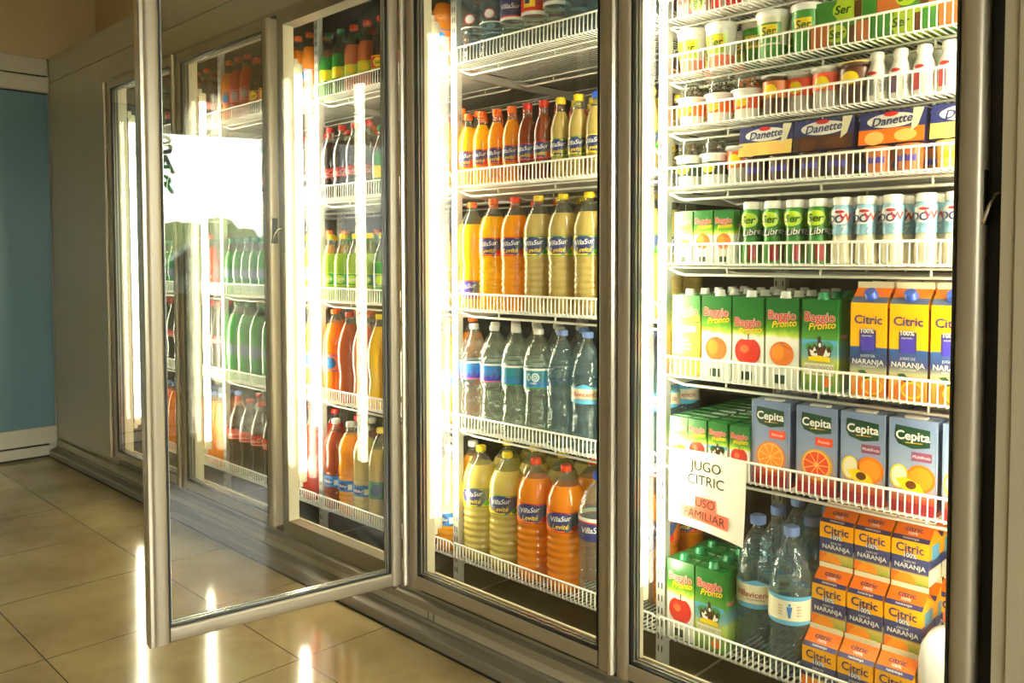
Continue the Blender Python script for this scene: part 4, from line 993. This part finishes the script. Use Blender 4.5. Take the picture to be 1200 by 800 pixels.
# ------------------------------------------------------------ stocking the shelves
USED = set()
def place(key, k, sh, x, y, where, dz=0, rz=0, rx=0):
    pr, look, cat = K[key]
    z = DECK[k][sh]+.0022+dz
    o = dup(pr, (x, y, z), rz, rx)
    lab = '%s, %s' % (look, where)
    while lab in USED: lab += ' again'
    USED.add(lab)
    tag(o, lab, cat, '%s on the %s shelf of the %s bay' % (cat+'s', shname(k, sh), bayname(k)))
    return o
def lanes(k, sh, keys, x0, pitch, y0, rows, dy, back=None, rot=0, jit=.0):
    """front-to-back lanes of product; keys[i] is the lane's product, back replaces it behind"""
    for i, key in enumerate(keys):
        if key is None: continue
        for r in range(rows):
            jit = min(jit, .0005)
            kk = key if r == 0 or not back or not back[i] else back[i]
            n = ORD[i]
            where = '%s from left, %s bay %s shelf' % (n, bayname(k), shname(k, sh)) if r == 0 else '%s row lane %s, %s bay %s shelf' % (ORD[r], ('one two three four five six seven eight nine ten eleven twelve thirteen'.split())[i], bayname(k), shname(k, sh))
            place(kk, k, sh, x0+pitch*i+random.uniform(-jit, jit)*(r > 0), y0+dy*r+random.uniform(-jit, jit), where, 0, random.uniform(-.05, .05))
RB = math.radians(14)
# fourth bay (k=1)
xb = B[2]
lanes(1, 0, ['w_ov', 'w_ov', 'w_nv', 'w_rd', 'w_pu', 'w_vb', 'w_vb', 'w_vb'], xb+.055, .084, .232, 2, .09, None, math.radians(25), .002)
lanes(1, 1, ['s_ye', 's_ye', 's_or', 's_or', 's_am', 's_am', 's_le', 's_le', 's_bl', 's_le', 's_le'], xb+.044, .0625, .216, 4, .066, [None]*8+['s_le', None, None], RB, .001)
lanes(1, 2, ['j_low', 'j_ye', 'j_re', 'j_le', 'j_le', 'j_le', 'j_le', 'j_le'], xb+.048, .0925, .228, 3, .092, None, RB, .002)
lanes(1, 3, ['w_pk', 'w_pk', 'w_gr', 'w_co', 'w_vb', 'w_vf', 'w_vf', 'w_vf'], xb+.052, .0905, .230, 3, .092, ['l_le', 'l_le', 'w_gr', 'w_gr', 'w_gr', 'w_vb', 'w_vb', 'w_vb'] if False else [None]*8, math.radians(25), .002)
lanes(1, 4, ['l_le', 'l_le', 'l_or', 'l_or', 'l_bl', 'l_bl'], xb+.066, .1165, .244, 3, .118, ['l_le', 'l_le', 'l_le', 'l_or', 'l_or', 'l_or'], math.radians(20), .002)
# open-door bay (k=2)
xb = B[3]
lanes(2, 0, ['x_gr', 'x_gr', 'x_pk', 'x_pk', 'x_cy', 'x_cy', 'x_yl', 'x_yl', 'x_or'], xb+.053, .0795, .220, 3, .076, None, .5, .002)
lanes(2, 1, ['x_ck', 'x_ck', 'x_ck', 'x_ck', 'x_gr', 'x_gn', 'x_rd', 'x_pk', 'x_or'], xb+.053, .0795, .220, 3, .076, None, .6, .002)
lanes(2, 2, ['x_lm', 'x_lm', 'x_lm', 'x_lm', 'x_lw', 'x_lw', 'x_yl', 'x_yl', 'x_or'], xb+.053, .0795, .220, 3, .076, ['x_gr', 'x_ck', 'x_gr']+[None]*6, .4, .002)
lanes(2, 3, ['orng', 'brown', 'peach', 'yell', 'yell', 'olive', 'olive', 'orng'], xb+.055, .0925, .232, 2, .098, ['cola', 'cola', 'green', None, None, None, None, None], .5, .002)
lanes(2, 4, ['b_am', 'b_or', 'b_le', 'b_lg', 'b_dg', 'b_dg', 'b_am', 'b_or'], xb+.055, .0925, .232, 2, .098, ['cola', 'b_am', 'b_am', 'b_le', None, None, None, None], .5, .002)
# second bay (k=3)
xb = B[4]
lanes(3, 0, ['x_or', 'x_rd', 'x_rd', 'x_cy', 'x_cy', 'x_or', 'x_cy', 'x_or', 'x_or'], xb+.053, .0795, .220, 2, .076, None, .6, .002)
lanes(3, 1, ['x_ck', 'x_gn', 'x_gn', 'x_gn', 'x_ck', 'x_ck', 'x_ck', 'x_ck', 'x_ck'], xb+.053, .0795, .220, 2, .076, None, .6, .002)
lanes(3, 2, ['x_gn']*6+['x_lw', 'x_lm', 'x_lm', 'x_or'], xb+.052, .0715, .218, 3, .072, None, .6, .002)
lanes(3, 3, ['green2']*4+['lime', 'lime', 'orng'], xb+.062, .102, .236, 2, .106, ['cola', 'cola', 'green2', None, None, None, None], .6, .002)
lanes(3, 4, ['cola']*6+['redj'], xb+.06, .100, .234, 2, .1, None, .7, .002)
# leftmost bay (k=4)
xb = B[5]
lanes(4, 0, ['x_gn', 'x_gn', 'x_ck', 'x_ck', 'x_ck', 'x_rd', 'x_ck'], xb+.053, .0925, .22, 2, .076, None, .6, .002)
lanes(4, 1, ['x_gn']*5+['x_ck', 'x_rd'], xb+.053, .0925, .22, 2, .076, None, .6, .002)
lanes(4, 2, ['x_gn']*6+['x_rd'], xb+.053, .0925, .22, 2, .076, None, .6, .002)
lanes(4, 3, ['cola_s']*9, xb+.045, .08, .225, 2, .082, None, .6, .002)
lanes(4, 4, ['or_sm']*9, xb+.045, .08, .225, 2, .082, None, .6, .002)

# rightmost bay (k=0)
def row(sh, items, y0, rows=1, dy=.1, rot=0, st=0):   # st: how many stand to the left already
    for i, it in enumerate(items):
        key, x = it[0], it[1]; yy = it[2] if len(it) > 2 else y0
        for r in range(rows):
            where = '%s from left, rightmost bay %s shelf' % (ORD[i+st], shname(0, sh)) if r == 0 else '%s row lane %s, rightmost bay %s shelf' % (ORD[r], ('one two three four five six seven eight nine ten eleven twelve thirteen'.split())[i+st], shname(0, sh))
            place(key, 0, sh, x+(random.uniform(-.002, .002) if r else 0), yy+dy*r, where, 0, rot+random.uniform(-.03, .03) if key[:2] in ('se', 'do', 'mb', 'tu') else random.uniform(-.012, .012))
row(0, [('fp_r', -1.09), ('fp_r', -.96), ('fp_r', -.83), ('fp_r', -.70), ('fp_r', -.57)], .20, 1)
row(1, [('tub_w', -1.130, .236), ('tub_w', -1.052, .236), ('tub_g', -.990, .293), ('tub_y', -.921, .236), ('tub_p', -.842, .236)], .236, 2, .112, .25)
for i, (x, y, key, dz) in enumerate(((-.757, .205, 'fp_g', 0), (-.630, .205, 'fp_l', 0), (-.503, .205, 'fp_g', 0), (-.750, .215, 'fp_l', .0505), (-.622, .215, 'fp_g', .0505), (-.505, .22, 'fp_l', .0505))):
    place(key, 0, 1, x, y, '%s from left in the %s layer, rightmost bay second shelf' % (ORD[i % 3], 'upper' if dz else 'lower'), dz, random.uniform(-.04, .04))
row(2, [('top_a', -1.123, .225), ('top_a', -1.047, .225), ('top_b', -.975, .225), ('pot_c', -.905, .222), ('pot_r', -.853, .235), ('pot_r', -.789, .222), ('pot_f', -.728, .222)], .22, 2, .085)
row(2, [('mb_g', -.682, .213), ('mb_v', -.637, .213), ('mb_r', -.592, .213), ('mb_r', -.546, .213), ('mb_r', -.495, .213)], .213, 2, .06, .3, 7)
row(3, [('top_g', -1.128, .225), ('top_g', -1.058, .225), ('pot_r', -.996, .23)], .225, 3, .08)
row(3, [('dan_v', -.922, .188), ('dan_c', -.790, .188), ('dan_o', -.650, .188), ('dan_y', -.512, .188)], .19, 2, .11, 0, 3)
row(4, [('bs_c', -1.124), ('bs_p', -1.070), ('bs_p', -1.016)], .192, 4, .041)
row(4, [('ser', -.956), ('ser', -.905), ('ser', -.853), ('ser', -.801), ('dow', -.749), ('dow', -.699), ('dow', -.646), ('dow', -.583), ('dow', -.53)], .212, 3, .055, .35, 3)
row(5, [('bg_y', -1.117), ('bg_p', -1.035), ('bg_a', -.954), ('bg_p', -.872), ('bg_c', -.787)], .195, 5, .064)
row(5, [('ci_l', -.685), ('ci_l', -.607), ('ci_l', -.529), ('ci_l', -.45)], .195, 3, .075, 0, 5)
for c, (key, x) in enumerate((('bs_c', -1.134), ('bs_a', -1.082), ('bs_w', -1.027), ('bs_a', -.971))):
    for r in range(10):
        where = '%s from left, rightmost bay seventh shelf' % ORD[c] if r == 0 else '%s in its file, rightmost bay seventh shelf, lane %s' % (ORD[r], ('one', 'two', 'three', 'four')[c])
        place(key, 0, 6, x, .192+.0405*r, where, 0, random.uniform(-.02, .02))
row(6, [('ce_o', -.897), ('ce_r', -.791), ('ce_m', -.693), ('ce_m', -.595), ('ce_m', -.495)], .195, 4, .068, 0, 4)
row(7, [('bg_ag', -1.128), ('bg_c', -1.047)], .195, 3, .064)
row(7, [('v2f', -.960, .262), ('v2k', -.866, .238)], .245, 4, .1, 0, 2)
lv = {0: [(.198, 0), (.276, 0), (.354, 0)], 1: [(.238, 1), (.316, 1)], 2: [(.278, 2), (.356, 2)]}
for lay, rr in lv.items():
    for j, (yy, q) in enumerate(rr):
        for c, x in enumerate((-.781, -.703, -.625)):
            place('ci_s', 0, 7, x+.002*(lay % 2), yy, '%s column, %s layer, %s' % (('left', 'middle', 'right')[c], ('bottom', 'middle', 'top')[lay], '%s row back' % ORD[j] if j else 'front of the stack'), .1265*lay)
for lay in (0, 1):
    place('ci_s', 0, 7, -.560+.004*lay, .352, 'behind the right of the stack, %s one' % ('lower', 'upper')[lay], .1265*lay)
place('jug', 0, 7, -.528, .198, 'right end of rightmost bay bottom shelf')

# templates go: every product in view is one of the copies
for pr in PROTOS:
    for c in kids(pr):
        for q in kids(c): bpy.data.objects.remove(q)
        bpy.data.objects.remove(c)
    bpy.data.objects.remove(pr)

# paper notice hanging from the seventh shelf's fence
def paper():
    w, h = .205, .178; n = 14; b = MB(); vs = []; T = Matrix.Rotation(0, 4, 'X')
    def f(x, z, k=0):   # gentle curl
        u = x/w+.5; v = -z/h
        return (x, -.012*v*v*(u)-.006*sin(PI*u)*v-.0006*(1+k), z-.016*u*u*v+.004*sin(PI*u))
    for j in range(n+1):
        for i in range(n+1): vs.append(f(-w/2+w*i/n, -h*j/n, -1))
    fs = [(j*(n+1)+i, (j+1)*(n+1)+i, (j+1)*(n+1)+i+1, j*(n+1)+i+1) for j in range(n) for i in range(n)]
    b.add(vs, fs, 'p_paper', True)
    g = lambda k: (lambda x, z, q=0: f(x, z, k+q))
    b.text(g(1), 'JUGO', .032, 0, -.034, 'p_black', 0); b.text(g(1), 'CITRIC', .032, 0, -.066, 'p_black', 0)
    b.text(g(1), 'UN LITRO', .010, 0, -.087, 'p_grey', 0); b.text(g(1), 'EXTRA', .010, 0, -.099, 'p_grey', 0)
    for x0, x1, z0, z1 in ((-.026, .030, -.130, -.104), (-.068, .064, -.159, -.130)):
        m = 8
        for i in range(m): b.add([g(1)(x0+(x1-x0)*i/m, z0), g(1)(x0+(x1-x0)*(i+1)/m, z0), g(1)(x0+(x1-x0)*(i+1)/m, z1), g(1)(x0+(x1-x0)*i/m, z1)], [(0, 1, 2, 3)], 'p_blush')
    b.text(g(3), 'USO', .027, .002, -.117, 'p_black', 0); b.text(g(3), 'FAMILIAR', .027, 0, -.145, 'p_black', 0)
    o = b.obj('paper_notice', None, (-1.045, .1735, .664))
    m = o.data; tag(o, 'white paper notice reading JUGO CITRIC USO FAMILIAR taped to the shelf fence', 'notice')
paper()

# ------------------------------------------------------------ world, camera
w = bpy.data.worlds.new('sky'); S.world = w; w.use_nodes = True
nt = w.node_tree; bg = nt.nodes['Background']
bg.inputs[0].default_value = (1, .98, .92, 1); bg.inputs[1].default_value = 25.0

f, yaw, pitch, roll = 987.14, .78005, .041714, -.0018927
fw = Vector((-sin(yaw)*cos(pitch), cos(yaw)*cos(pitch), -sin(pitch))); r = Vector((cos(yaw), sin(yaw), 0)); u = r.cross(fw)
r2 = cos(roll)*r+sin(roll)*u; u2 = -sin(roll)*r+cos(roll)*u
cd = bpy.data.cameras.new('camera'); cam = bpy.data.objects.new('camera', cd); COL.objects.link(cam)
Rm = Matrix((r2, u2, -fw)).transposed().to_4x4(); cam.matrix_world = Matrix.Translation((0, -1.52504, 1.12)) @ Rm
cd.sensor_width = 36; cd.lens = f*36/1200; cd.shift_y = -(400-343.637)/1200; cd.clip_start = .05
S.camera = cam
S.view_settings.view_transform = 'Standard'; S.view_settings.look = 'None'; S.view_settings.gamma = 1
S.view_settings.exposure = -0.22
S.view_settings.use_curve_mapping = False
cy = S.cycles
cy.transparent_max_bounces = 40; cy.max_bounces = 10; cy.diffuse_bounces = 4; cy.glossy_bounces = 5; cy.transmission_bounces = 6
cy.use_denoising = True
cy.sample_clamp_indirect = 8
